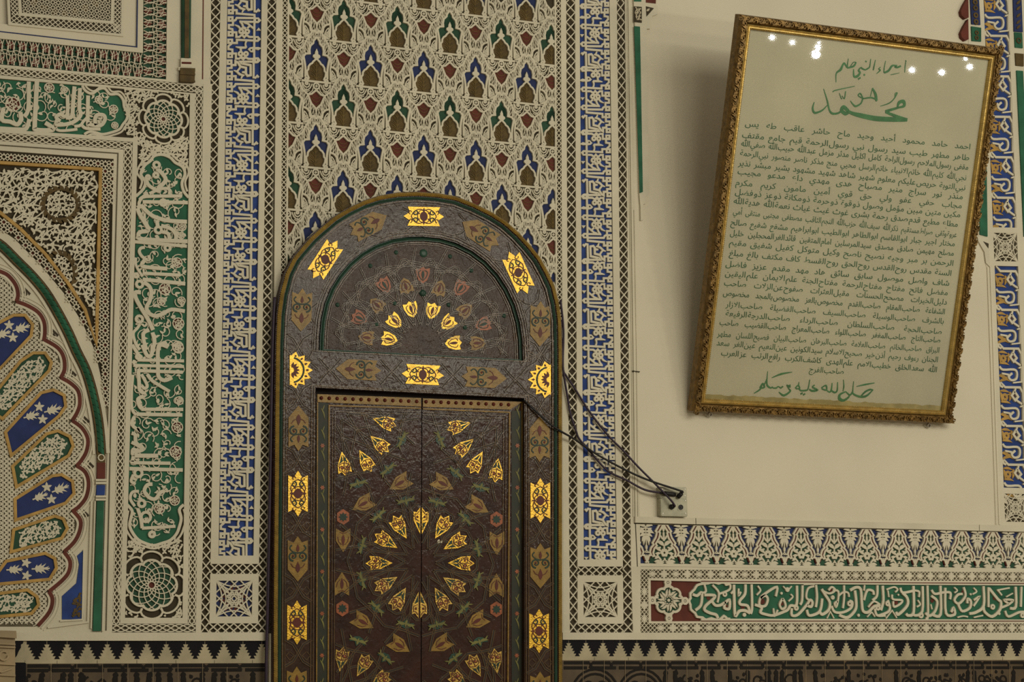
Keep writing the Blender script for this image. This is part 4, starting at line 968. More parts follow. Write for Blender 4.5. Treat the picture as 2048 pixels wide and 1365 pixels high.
def left_niche():
    c = W(150, 560); root = empty('niche_spandrel', (c[0], 0, c[1]), 'carved corner panel of white leafy tracery inside a gilt triangle over the scalloped niche', 'wall panel')
    tri = [(-14, 324.5), (201, 339), (193.5, 660), (193, 690), (170, 620), (137, 568), (90, 508), (41, 458.5), (-14, 414)]
    sp = [(-14, 300), (227.5, 318), (216, 809), (211, 809), (206, 770), (190, 700), (165, 645), (128, 586), (80, 528), (30, 478), (-14, 448)]
    g = R(); g.poly(Wl(sp), GD); g.build('umber_ground', M['dark'], root)
    wh, rd = R(), R()
    starnet(wh, rd, sp, 15.0, origin=(-14, 303)) if False else None
    band_ = lambda p: not inpoly(p, tri)
    w2, r2 = R(), R()
    # star net only outside the gilt triangle
    xs = sp
    class _F: pass
    cell = 14.5
    for j in range(-1, 38):
        for i in range(-1, 18):
            p = (-14+(i+.5)*cell, 305+(j+.5)*cell+.07*(i+.5)*cell)
            if inpoly(p, sp) and not inpoly(p, tri):
                starnet(w2, r2, [(p[0]-.6, p[1]-.6), (p[0]+.6, p[1]-.6), (p[0]+.6, p[1]+.6), (p[0]-.6, p[1]+.6)], cell, origin=(p[0]-cell/2, p[1]-cell/2), shear=0) if (i+j) % 2 == 0 else starnet(w2, None, [(p[0]-.6, p[1]-.6), (p[0]+.6, p[1]-.6), (p[0]+.6, p[1]+.6), (p[0]-.6, p[1]+.6)], cell, origin=(p[0]-cell/2, p[1]-cell/2), shear=0)
    w2.build('star_net', M['white'], root); r2.build('red_stars', M['red'], root)
    med = lambda cx, cy, rx, ry: [(cx+rx*math.cos(k*.314), cy+ry*math.sin(k*.314)) for k in range(20)]
    meds = [med(121, 409, 33, 30), med(118, 548, 30, 40)]
    arabesque(wh, [(-14, 330), (197, 344), (190, 655), (170, 612), (137, 560), (90, 500), (41, 452), (-14, 408)], 13.5, 11, .40, thin=2.3, keep=lambda p: not any(inpoly(p, m) for m in meds))
    for m in meds: arabesque(wh, [q for q in m], 10, 12, .42, thin=2.0, keep=lambda p: inpoly(p, tri))
    wh.build('leaf_tracery', M['white'], root)
    gd = R(); gd.stroke(Wl(tri), 6.2*PXM, .004, GD, closed=True); gd.build('gilt_triangle', M['gold'], root)
    cr = R()
    for m in meds:
        mm = [p for p in m if inpoly(p, tri)]
        for p in mm:
            a = math.atan2(p[1]-sum(q[1] for q in m)/20, p[0]-sum(q[0] for q in m)/20)
            cr.leaf(W(p[0]-7*math.sin(a), p[1]+7*math.cos(a)), W(p[0]+8*math.cos(a)+4*math.sin(a), p[1]+8*math.sin(a)-4*math.cos(a)), 7*PXM, .002, GD)
        if len(mm) == 20: cr.stroke(Wl(m), 4*PXM, .0015, GD, closed=True)
        else: cr.stroke(Wl(med(118, 548, 30, 40)[15:]+med(118, 548, 30, 40)[:4]), 4*PXM, .0015, GD)
    cr.build('ochre_wreaths', M['ochre'], root)
    # white mouldings round the spandrel
    plain(root, 'white_surround', [[(-14, 281), (247.5, 299), (224.5, 1266), (204, 1266), (218, 800), (227.5, 318), (-14, 300)]], -.001)
    gl = R(); line(gl, [(-14, 289.5), (236, 307), (222, 830), (212, 1262)], 2.2, .0012); gl.build('grey_groove', M['grey'], root)
    # ---- the scalloped arch and its flutes
    c2 = W(80, 900); r2_ = empty('scalloped_arch', (c2[0], 0, c2[1]), 'scalloped niche arch with fluted blue and green petals edged in gilt at the left edge', 'arch')
    mar = [p for l in MAROON for p in l]
    plain(r2_, 'white_band', [[(-14, 448), (30, 478), (80, 528), (128, 586), (165, 645), (190, 700), (206, 770), (211, 809), (216, 930), (206, 1266), (-14, 1266)]], -.006)
    gg = R(); gg.poly(Wl([(-14, 540)]+mar+[(70, 1254), (-14, 1254)]), -.0048); gg.build('mesh_ground', M['grey'], r2_)
    mz = R()
    for l in MAROON: mz.stroke(Wl(l), 7.4*PXM, .0005, -.008, sm=4)
    mz.build('maroon_scallops', M['red'], r2_)
    st = R()
    for k, w, d in ((1.0, 3, .002), (1.0, 2, .0)):
        for l in MAROON:
            cx = sum(p[0] for p in l)/len(l)-60; cy = sum(p[1] for p in l)/len(l)+ (10 if l[0][1] < 1100 else -10)
            f = 9 if k == 1.0 and w == 3 else 15
            q = []
            for i, p in enumerate(l):
                a, b = l[max(0, i-1)], l[min(len(l)-1, i+1)]; L = math.dist(a, b) or 1; q.append((p[0]+(b[1]-a[1])/L*f, p[1]-(b[0]-a[0])/L*f))
            st.stroke(Wl(q), w*PXM, d-.003, -.008, sm=4)
            q = [(p[0]-(l[min(len(l)-1, i+1)][1]-l[max(0, i-1)][1])/(math.dist(l[max(0, i-1)], l[min(len(l)-1, i+1)]) or 1)*6, p[1]+(l[min(len(l)-1, i+1)][0]-l[max(0, i-1)][0])/(math.dist(l[max(0, i-1)], l[min(len(l)-1, i+1)]) or 1)*6) for i, p in enumerate(l)]
            if w == 3: st.stroke(Wl(q), 4.5*PXM, .0002, -.008, sm=4)
    # small pierced triangles at the cusps
    dk = R()
    for x, y in ((54, 582), (110, 665), (146, 745), (172, 838), (181, 928), (171, 1026)):
        for a, b in (((-4, -7), (1, 1)), ((2, -1), (6, 6)), ((-5, 0), (0, 7))): dk.poly(Wl([(x+a[0], y+a[1]), (x+b[0]+2, y+b[1]-1), (x+b[0]-1, y+b[1]+3), (x+a[0]-1, y+a[1]+3)]), -.0035, -.006)
    dk.build('pierced_triangles', M['dark'], r2_)
    # plaited mesh between flutes
    ms = R(); region = [(-14, 545)]+[(p[0]-7, p[1]+2) for p in mar]+[(60, 1250), (-14, 1250)]
    fl = [f for _, f in FLUTES]
    for fam in range(4):
        for k in range(-60, 190):
            off = k*9.5; run = []
            for t in range(-40, 200):
                s = t*5.5; wob = 2.4*math.sin(s*.33+fam*math.pi)
                x, y = ((s, 540+off+s*.95+wob) if fam < 2 else (s, 1500-off-s*.95+wob-260))
                ok = -14 < x < 180 and inpoly((x, y), region) and not any(inpoly((x, y), f) for f in fl)
                if ok: run.append(W(x, y))
                else:
                    if len(run) > 1: ms.stroke(run, 1.5*PXM, -.001, -.005)
                    run = []
            if run: ms.stroke(run, 1.5*PXM, -.001, -.005)
    ms.build('plaited_mesh', M['white'], r2_); st.build('white_steps', M['white'], r2_)
    for i, (col, f) in enumerate(FLUTES):
        fq = R(); fq.poly(Wl(f), -.003, -.006); fo = fq.build('flute', M[col], r2_)
        ed = R(); ed.stroke(Wl(f), 5.6*PXM, .004, -.005, closed=True); ed.build('gilt_edge', M['gold'], fo)
        wl = R()
        # white sprays along the axis of the flute
        tip = max(f, key=lambda p: p[0]); far = min(f, key=lambda p: p[0]); n = 4
        cx = [sum(p[0] for p in f)/len(f), sum(p[1] for p in f)/len(f)]
        dx, dy = tip[0]-cx[0], tip[1]-cx[1]; L = math.hypot(dx, dy); ux, uy = dx/L, dy/L
        if i in (4, 5): ux, uy = .93, -.36
        if col == 'fblue':
            for t, sz in ((.42, 19), (-.52, 17)):
                p = (cx[0]+ux*L*t, cx[1]+uy*L*t)
                for k in (-1, 1):
                    for a_, l_ in ((.25, 1.0), (.7, .85), (1.25, .6), (2.2, .55)):
                        an = math.atan2(uy, ux)+k*a_; e = (p[0]+sz*l_*math.cos(an), p[1]+sz*l_*math.sin(an))
                        if inpoly(e, f): wl.leaf(W(p[0]-ux*sz*.5, p[1]-uy*sz*.5), W(*e), 4.6*PXM, -.0005, -.003, .12*k)
                wl.ring(W(*p), sz*.28*PXM, 2.2*PXM, -.0005, -.003, 9); wl.stroke(Wl([(p[0]-ux*sz*.9, p[1]-uy*sz*.9), (p[0]+ux*sz, p[1]+uy*sz)]), 2.6*PXM, -.0005, -.003)
            for k in (-1, 1):
                p = (cx[0]-ux*L*.08-uy*k*13, cx[1]-uy*L*.08+ux*k*13)
                for a_ in range(5):
                    an = math.atan2(uy, ux)+a_*1.257; e = (p[0]+11*math.cos(an), p[1]+11*math.sin(an))
                    if inpoly(e, f): wl.leaf(W(*p), W(*e), 5*PXM, -.0005, -.003)
        else:
            arabesque(wl, [(cx[0]+(p[0]-cx[0])*.84, cx[1]+(p[1]-cx[1])*.84) for p in f], 9.5, 70+i, .52, -.0005, -.003, 1.7, keep=lambda p: (math.hypot(p[0]-cx[0]-ux*L*.95, p[1]-cx[1]-uy*L*.95) > 12))
        wl.build('white_sprays', M['white'], fo)
    # blue corner with ochre leaf under the last scallop
    cb = R(); cb.poly(Wl(PP(A4, [(615, 395), (612, 905), (455, 905), (455, 735), (560, 640), (580, 500), (565, 440)])), -.003, -.006); o = cb.build('blue_corner', M['blue'], r2_)
    oc = R(); arabesque(oc, PP(A4, [(600, 690), (598, 900), (515, 895), (520, 770)]), 10, 3, .6, -.0005, -.003); oc.build('ochre_leaf', M['ochre'], o)
    # rope moulding, caps and green shaft
    rp = R(); rp.stroke(Wl(ROPE), 15*PXM, .002, -.008, sm=3); o = rp.build('rope_bed', M['dark'], r2_)
    rg = R(); pts, _ = spline(Wl(ROPE), [1]*len(ROPE), 4); rope(rg, pts, 12*PXM, .012, 13*PXM, .9); rg.build('green_rope', M['green'], r2_)
    ro = R()
    for k in (1, -1): ro.stroke(Wl(inset(ROPE, 7.5*k)), 2.6*PXM, .005, -.005, sm=3)
    ro.build('ochre_cord', M['ochre'], r2_)
    wl = R(); wl.stroke(Wl(inset(ROPE, -14)), 7*PXM, .0015, -.008, sm=3); wl.stroke(Wl(inset(ROPE, 14)), 5*PXM, .0005, -.008, sm=3); wl.build('white_archivolt', M['white'], r2_)
    for nm, m, q in (('ring_cap', 'ochre', [(194, 906), (211, 906), (210, 926), (194, 926)]), ('red_block', 'red', [(194, 926), (210.5, 926), (210, 958), (193.5, 958)]), ('blue_block', 'blue', [(193, 971), (210, 971), (209, 991), (192.5, 991)]), ('green_shaft', 'green', [(193.5, 1003), (207.5, 1003), (201.5, 1263), (185.5, 1263)])):
        b_ = R(); b_.poly(Wl(q), .004, -.008); b_.build(nm, M[m], r2_)
    wm = R()
    for y in (961, 967, 994, 1000): line(wm, [(191, y), (212, y)], 4, .007)
    line(wm, [(183, 1003), (176, 1245), (95, 1256)], 3.5, .0015); line(wm, [(190, 1003), (182, 1258)], 2.5, .003); line(wm, [(212, 1003), (205, 1263)], 3, .003); line(wm, [(168, 1100), (165, 1240), (120, 1243)], 3, .0005)
    wm.ring(W(202, 916), 6*PXM, 2*PXM, .007, .003, 10); wm.build('white_collars', M['white'], r2_)
left_niche()
def coffer():
    c = W(150, 60); root = empty('stepped_coffer', (c[0], 0, c[1]), 'stepped square panel with net border in red and green at the upper left corner', 'wall panel')
    net = PP(A1, [(-52, 275), (1045, 385), (1048, -50), (1222, -50), (1215, 585), (-52, 468)])
    g = R(); g.poly(Wl(net), GD); g.build('net_ground', M['dgreen'], root)
    wh, rd = R(), R()
    for a, b, n, v in ((PP(A1, [(-52, 278), (1045, 388), (1045, 570), (-52, 465)]), 0, 13, 0), (PP(A1, [(1050, -50), (1222, -50), (1215, 570), (1047, 560)]), 0, 7, 1)):
        q = Quad(*a)
        for i in range(n):
            u = (i+.5)/n; P = (lambda s, t: q(u+(s)/n, .5+t)) if not v else (lambda s, t: q(.5+t, u+s/n))
            for t, o in ((-.30, 0), (.30, .12)):
                c_ = P(o, t); rd.disc(c_, 6.5*PXM, -.001, GD, 9)
                for k in range(6): rd.leaf(c_, (c_[0]+.019*math.cos(k*1.047), c_[1]+.019*math.sin(k*1.047)), .011, -.0008, GD)
                wh.stroke([P(o-.3, t+.06), P(o, t+.02), P(o+.28, t-.1)], 1.1*PXM, .0005, GD, sm=2); wh.stroke([P(o-.05, t-.16), P(o, t+.16)], 1.0*PXM, .0005, GD)
            for s in (-.36, .14): wh.stroke([P(s, -.48), P(s+.2, -.2), P(s, .1), P(s+.2, .48)], 1.4*PXM, 0, GD, sm=3); wh.stroke([P(s+.3, -.48), P(s+.1, -.15), P(s+.32, .15), P(s+.1, .48)], 1.4*PXM, 0, GD, sm=3)
            for t in (-.1, .05): wh.stroke([P(-.5, t), P(0, t+.06), P(.5, t)], 1.2*PXM, 0, GD)
    wh.build('white_net', M['white'], root); rd.build('red_flowers', M['red'], root)
    plain(root, 'white_margin', [PP(A1, [(-52, 468), (1215, 582), (1222, -50), (1315, -50), (1308, 607), (-52, 487)])], .001)
    plain(root, 'outer_step', [[PP(A1, [(-52, 222), (1000, 345), (1005, -50), (1048, -50), (1045, 388), (-52, 278)]), ][0]], .0015)
    sl = R(); sl.poly(Wl(PP(A1, [(-52, 165), (890, 262), (905, -50), (1003, -50), (1000, 343), (-52, 224)])), -.004, -.012); sl.build('recessed_slope', M['wall'], root)
    bl = R(); bl.stroke(Wl(PP(A1, [(-52, 226), (1000, 345), (1005, -50)])), 2.2*PXM, .0025, 0); bl.build('blue_line', M['dblue'], root)
    fr = R()
    fr.stroke(Wl(PP(A1, [(60, -50), (70, 175), (892, 258), (898, -50)])), 5*PXM, .002, GD); fr.stroke(Wl(PP(A1, [(140, -50), (150, 105), (820, 165), (826, -50)])), 6*PXM, .002, GD); fr.build('white_frames', M['white'], root)
    fg = R(); fg.poly(Wl(PP(A1, [(60, -50), (70, 175), (892, 258), (898, -50)])), -.0035, -.01); fg.build('umber_field', M['dark'], root)
    la = R(); lattice(la, Quad(*PP(A1, [(85, 98), (880, 176), (880, 245), (80, 165)])), 20, 2, .0032, 0, -.004); lattice(la, Quad(*PP(A1, [(830, -50), (892, -50), (885, 235), (828, 230)])), 2, 9, .0032, 0, -.004); lattice(la, Quad(*PP(A1, [(72, -50), (135, -50), (142, 110), (85, 105)])), 2, 5, .0032, 0, -.004); la.build('lattice', M['white'], root)
    st, oc = R(), R(); starnet(st, None, PP(A1, [(165, -60), (805, -60), (805, 150), (165, 95)]), 11, 0, -.004); st.build('star_net', M['white'], root)
    for k in range(7):
        p = A1(250+k*75, 20+75*math.sin(k*.52)); oc.disc(W(*p), 7*PXM, -.002, None, 9)
    oc.build('ochre_stars', M['ochre'], root)
    # slim engaged colonnette between the coffer and the blue panel
    cc = W(371, 90); r2 = empty('colonnette', (cc[0], 0, cc[1]), 'slim green and gilt colonnette with gilt base between coffer and blue panel', 'column')
    plain(r2, 'white_bed', [PP(A1, [(1300, -50), (1545, -50), (1540, 640), (1490, 640), (1490, 632), (1300, 612)])], -.001)
    sh = R()
    n = 8; q = Quad(*PP(A1, [(1322, -50), (1397, -50), (1392, 432), (1322, 432)]))
    for i in range(n):
        a, b = math.pi*i/n, math.pi*(i+1)/n; k = len(sh.v)
        for u, v in ((-math.cos(a), 0), (-math.cos(b), 0), (-math.cos(b), 1), (-math.cos(a), 1)):
            p = q(.5+.5*u, v); sh.v.append((p[0], -.004-.016*math.sqrt(max(0, 1-u*u)), p[1]))
        sh.f.append((k, k+1, k+2, k+3))
    sh.build('green_shaft', M['dgreen'], r2, smooth=True)
    gl = R()
    for u in (.36, .5, .64): gl.stroke([q(u, 0), q(u, 1)], 3.2*PXM, .021, .012)
    gl.build('gilt_reeds', M['ochre'], r2)
    cp = R(); cp.poly(Wl(PP(A1, [(1318, 432), (1395, 436), (1395, 500), (1315, 498)])), .016, -.002); cp.poly(Wl(PP(A1, [(1300, 498), (1425, 500), (1425, 525), (1300, 520)])), .014, -.002); cp.build('white_collar', M['white'], r2)
    gb = R(); gb.poly(Wl(PP(A1, [(1312, 505), (1420, 508), (1415, 610), (1306, 605)])), .018, -.002); gb.stroke(Wl(PP(A1, [(1308, 550), (1418, 555)])), 3*PXM, .023, .016); gb.stroke(Wl(PP(A1, [(1308, 600), (1418, 606)])), 4*PXM, .022, .016); gb.build('gilt_base', M['ochre'], r2)
    dl = R(); dl.stroke(Wl(PP(A1, [(1487, -50), (1482, 580)])), 2*PXM, .0008, -.002); dl.stroke(Wl(PP(A1, [(1322, 468), (1392, 470)])), 4*PXM, .018, .014); dl.build('red_line', M['red'], r2)
coffer()
# ---------------------------------------------------------------- right of the door: friezes, mouldings, pilaster
M['dado'] = mat('brown_glaze_tile', (.085, .055, .026), .5, var=.45, vscale=9)
M['ink'] = mat('black_brown_relief', (.011, .008, .006), .65, var=.3, spec=.15)
M['tancream'] = mat('cream_tile', (.40, .345, .22), .55, var=.35, vscale=7)
def frieze():
    c = W(1660, 1095); root = empty('floral_frieze', (c[0], 0, c[1]), 'carved frieze of small green and blue floral medallions under the framed sheet', 'frieze')
    q = Quad((1272, 1048), (2066, 1065), (2066, 1143.5), (1276, 1133.5)); g = R(); q.fill(g, GD); g.build('blue_ground', M['dblue'], root)
    x0 = W(1327.3, 1090)[0]; per = W(1397.6, 1090)[0]-x0; s = per/525; L, Rr = q.c[0][0], q.c[1][0]
    gr, wh, rd = R(), R(), R()
    ol = [(0, -2), (30, 8), (60, 60), (90, 108), (76, 122), (82, 160), (96, 205), (146, 286), (130, 312), (170, 356), (190, 420), (174, 466), (206, 472), (226, 532), (262, 580)]
    n = int((Rr-L)/per)+2
    for k in range(-1, n):
        cx = x0+k*per
        def T(x, y): 
            X = cx+x*s; u = (X-L)/(Rr-L); p = q(min(1, max(0, u)), min(1, max(0, y/632))); return p
        def S(r, pts, w, m=1, d=0.0, b=GD, **kw): 
            P = [T(x*m, y) for x, y in pts if L-.004 < cx+x*m*s < Rr+.004]
            if len(P) > 1: r.stroke(P, w*s, d, b, **kw)
        def LF(a, b, w, m=1, bend=0): 
            if all(L < cx+p[0]*m*s < Rr for p in (a, b)): wh.leaf(T(a[0]*m, a[1]), T(b[0]*m, b[1]), w*s, 0, GD, bend*m)
        med = ol[:12]; poly = [T(x, y) for x, y in med]+[T(205, 470), T(225, 600)]+[T(-225, 600), T(-205, 470)]+[T(-x, y) for x, y in med[::-1]]
        gr.poly(poly, GD+.002)
        for m in (1, -1):
            S(wh, [(x-22 if x > 25 else x, y+8) for x, y in ol[:13]], 26, m); S(wh, [(x+24, y-4) for x, y in ol], 26, m)
            S(rd, ol if m > 0 else ol[:14], 11, m, -.002, GD)
            # inside the medallion
            LF((0, 320), (112, 262), 52, m, .12); LF((0, 330), (70, 235), 34, m); LF((10, 235), (60, 150), 26, m); S(wh, [(20, 400), (70, 392), (85, 355), (50, 345)], 20, m, sm=3)
            LF((50, 400), (145, 352), 44, m, .1); LF((60, 430), (140, 440), 36, m); S(wh, [(95, 420), (105, 470), (60, 530), (75, 560)], 24, m, sm=3); LF((90, 470), (150, 520), 40, m)
            LF((0, 560), (150, 575), 26, m, -.1); LF((70, 540), (160, 560), 40, m); S(wh, [(0, 500), (20, 545), (120, 575)], 16, m, sm=3)
            # blue bell between medallions
            B = 262
            LF((B, 40), (B+110, 25), 46, 1, .15*m) if m > 0 else LF((B, 40), (B-110, 25), 46, 1, -.15)
            for a, b, w in (((0, 110), (125, 140), 44), ((0, 150), (95, 190), 40), ((0, 170), (62, 265), 40), ((0, 180), (38, 320), 34), ((30, 95), (95, 60), 30)): LF((B+a[0]*m, a[1]), (B+b[0]*m, b[1]), w, 1, .1*m)
            S(wh, [(B, 60), (B+60*m, 75), (B+85*m, 105), (B+60*m, 130), (B+35*m, 112)], 18, 1, sm=3)
        LF((0, 20), (0, 122), 40); wh.ring(T(0, 425), 34*s, 34*s, 0, GD, 10) if L < cx < Rr else None
        for a in range(6): LF((38*math.cos(a*1.047), 425+38*math.sin(a*1.047)), (66*math.cos(a*1.047), 425+66*math.sin(a*1.047)), 34)
        S(wh, [(0, 120), (0, 250)], 26); S(wh, [(0, 330), (0, 400)], 22); S(wh, [(262, 30), (262, 400)], 14); LF((262, 300), (262, 400), 34); LF((262, 450), (262, 545), 26)
        S(wh, [(232, 425), (262, 395), (292, 425), (232, 425)], 14)
        S(wh, [(262, 596), (525, 606)], 22)
    gr.clip(q.c[2], q.c[1]); gr.clip(q.c[0], q.c[3])
    b = R(); b.poly([q.c, q.pts([(.006, .012), (.999, .012), (.999, .93), (.006, .93)])], .0008, GD); b.build('white_border', M['white'], root)
    bl = R(); bl.stroke(Wl([(1270.5, 1047), (1274.5, 1134)]), 1.6*PXM, .0022, 0); bl.stroke(Wl([(1268, 1047.5), (2066, 1064.5)]), 2.4*PXM, .0022, 0); bl.build('dark_edge', M['dark'], root)
    gr.build('green_medallions', M['dgreen'], root); wh.build('white_leaves', M['white'], root); rd.build('red_outlines', M['red'], root)
frieze()
def starband(root, q, n, nv=2, w=.0027):
    g, l, s = R(), R(), R(); q.fill(g, GD); g.build('band_ground', M['grey'], root); lattice(l, q, n*6, nv, w) 
    for i in range(n*2+1):
        u = i/(2*n); big = i % 2 == 0; a, b = (.25, .50) if big else (.15, .34); k = .30 if big else .45
        if u > .995 or u < .005: continue
        P = lambda x, y: q(min(1, max(0, u+x/n)), .5+y)
        s.poly([P(0, -b), P(a*k, -b*k), P(a, 0), P(a*k, b*k), P(0, b), P(-a*k, b*k), P(-a, 0), P(-a*k, -b*k)], .0004, GD)
    l.build('crossed_lattice', M['white'], root); s.build('white_stars', M['white'], root)
RL = {
 (1280, 1130, 5.6): [(34, [(590, 332), (640, 348), (692, 315), (684, 450), (622, 512)]), (26, [(722, 225), (738, 300), (692, 318)]), (36, [(720, 340), (832, 345), (822, 385), (742, 455), (722, 505), (782, 542), (852, 562), (872, 602)]), (34, [(800, 400), (842, 455), (900, 455), (950, 430), (945, 485), (1000, 492), (1002, 395), (950, 430)]), (26, [(812, 228), (882, 312), (868, 425)]), (26, [(882, 330), (1000, 282), (1012, 222)]),
   (36, [(1052, 225), (1056, 400), (1066, 572), (1112, 522), (1175, 515), (1232, 545)]), (26, [(1020, 325), (1052, 288)]), (34, [(1182, 222), (1176, 330), (1120, 402), (1125, 445), (1205, 462), (1232, 545)]), (32, [(1250, 222), (1256, 480), (1240, 552)]), (24, [(1105, 268), (1105, 345), (1130, 305)])],
 (1480, 1130, 4.638): [(18, [(165, 198), (190, 240), (155, 282)]), (26, [(332, 295), (342, 208), (250, 258), (190, 310), (182, 378), (235, 382), (258, 322), (235, 288), (190, 310)]), (28, [(138, 372), (200, 398), (190, 442), (232, 460), (310, 472), (402, 440)]), (20, [(310, 405), (322, 475), (350, 420)]), (24, [(395, 315), (368, 370), (390, 412), (422, 392), (416, 350), (395, 315)]), (28, [(400, 440), (442, 420), (470, 380), (525, 370), (528, 195)]),
   (26, [(580, 192), (576, 330), (558, 372)]), (14, [(400, 200), (440, 235), (480, 200)]), (16, [(470, 275), (490, 300), (450, 340)]), (28, [(480, 405), (482, 470), (540, 462), (620, 372), (650, 328), (672, 350), (660, 390), (622, 380)]), (22, [(688, 200), (632, 222), (615, 300), (640, 330)]), (14, [(590, 185), (692, 182)]), (26, [(705, 188), (715, 300), (704, 395)]),
   (28, [(620, 420), (642, 472), (722, 450), (752, 400), (762, 315)]), (30, [(740, 440), (765, 462), (822, 420), (832, 350), (790, 280), (758, 228)]), (22, [(760, 240), (830, 268), (882, 238), (852, 208), (822, 238)]), (22, [(860, 238), (912, 250), (906, 350), (890, 392), (878, 360), (905, 340)]), (24, [(965, 192), (966, 300), (955, 405)]), (20, [(915, 290), (960, 255), (1002, 262), (1012, 300)]), (26, [(850, 385), (880, 440), (960, 442), (1030, 402), (1042, 350), (1015, 335)]),
   (30, [(920, 468), (1000, 490), (1070, 420), (1078, 340), (1066, 240)]), (30, [(1022, 238), (1080, 210), (1120, 232), (1130, 350), (1142, 430), (1190, 442), (1240, 392), (1302, 372)]), (26, [(1150, 330), (1180, 240), (1232, 245), (1240, 280)]), (20, [(1190, 395), (1240, 342), (1292, 365)]), (20, [(1156, 190), (1150, 242)]), (26, [(1275, 192), (1270, 290), (1228, 332)]), (28, [(1322, 196), (1330, 330), (1308, 425)]), (26, [(1250, 408), (1272, 470), (1350, 472)]), (12, [(840, 430), (808, 498)]), (12, [(840, 440), (872, 498)]), (14, [(1222, 440), (1180, 486)]), (14, [(1222, 440), (1252, 484)])],
 (1758, 1130, 4.638): [(26, [(36, 196), (40, 330), (18, 415)]), (18, [(70, 232), (140, 208), (172, 232), (150, 255)]), (16, [(82, 240), (92, 302)]), (26, [(0, 472), (80, 442), (102, 400), (82, 330)]), (22, [(122, 278), (130, 322), (212, 330), (200, 362), (140, 392), (132, 340)]), (14, [(118, 420), (165, 495)]), (14, [(118, 430), (65, 500)]), (26, [(198, 215), (222, 260), (330, 240)]), (30, [(218, 262), (262, 310), (262, 380), (182, 462), (158, 440)]), (30, [(320, 198), (322, 440), (272, 472), (252, 455)]), (22, [(330, 240), (372, 252), (370, 302)]), (18, [(360, 330), (382, 370), (350, 392)]),
   (28, [(405, 200), (402, 430), (340, 472), (310, 450)]), (26, [(450, 195), (455, 470), (432, 500)]), (26, [(488, 235), (520, 272), (600, 258), (662, 262), (660, 322)]), (28, [(485, 290), (540, 340), (522, 430), (472, 475), (430, 450)]), (30, [(570, 196), (572, 460), (500, 468)]), (16, [(480, 368), (492, 415)]), (28, [(615, 215), (622, 452), (702, 462), (692, 402), (670, 442)]), (16, [(698, 212), (726, 240), (700, 262)]), (26, [(785, 210), (802, 290), (742, 362), (700, 330), (732, 280), (775, 272)]), (28, [(735, 370), (772, 432), (842, 402), (852, 340), (822, 318), (820, 360)]), (16, [(878, 216), (906, 250), (868, 275)]), (22, [(880, 330), (932, 298), (878, 385)]), (30, [(970, 200), (972, 380), (902, 442), (838, 455)]), (16, [(728, 490), (780, 478), (825, 485)]), (16, [(880, 490), (965, 472)]),
   (26, [(1015, 210), (1016, 395)]), (30, [(1022, 220), (1102, 320), (1132, 350), (1120, 422), (1050, 482), (982, 440), (970, 395)]), (18, [(1095, 238), (1212, 216)]), (18, [(1105, 240), (1140, 285)]), (14, [(1180, 300), (1242, 266)]), (24, [(1130, 402), (1202, 370), (1242, 330), (1162, 328), (1200, 362)]), (30, [(1268, 205), (1270, 390), (1215, 405)]), (26, [(1170, 430), (1202, 482), (1302, 442), (1370, 440)]), (26, [(1322, 205), (1316, 392)])]}
RRING = {(1280, 1130, 5.6): [(950, 332, 22)], (1480, 1130, 4.638): [(522, 402, 18), (440, 232, 14), (1018, 362, 20), (1280, 402, 18), (860, 305, 12)], (1758, 1130, 4.638): [(80, 362, 18), (390, 470, 22), (1055, 392, 20), (1332, 470, 20)]}
RDOT = {(1280, 1130, 5.6): [(1170, 562, 24)], (1480, 1130, 4.638): [(385, 266, 14), (1100, 470, 16), (40, 466, 20)], (1758, 1130, 4.638): [(850, 275, 12), (1115, 455, 16), (180, 280, 10)]}
RHOLE = {(1280, 1130, 5.6): [(775, 372, 22), (972, 462, 16), (1158, 470, 26)], (1480, 1130, 4.638): [(212, 340, 26), (396, 365, 14), (850, 238, 16), (900, 370, 10), (655, 350, 12), (1225, 368, 22)], (1758, 1130, 4.638): [(165, 350, 20), (500, 335, 18), (784, 250, 12), (826, 340, 10), (1080, 310, 18), (1195, 345, 14), (686, 445, 10)]}
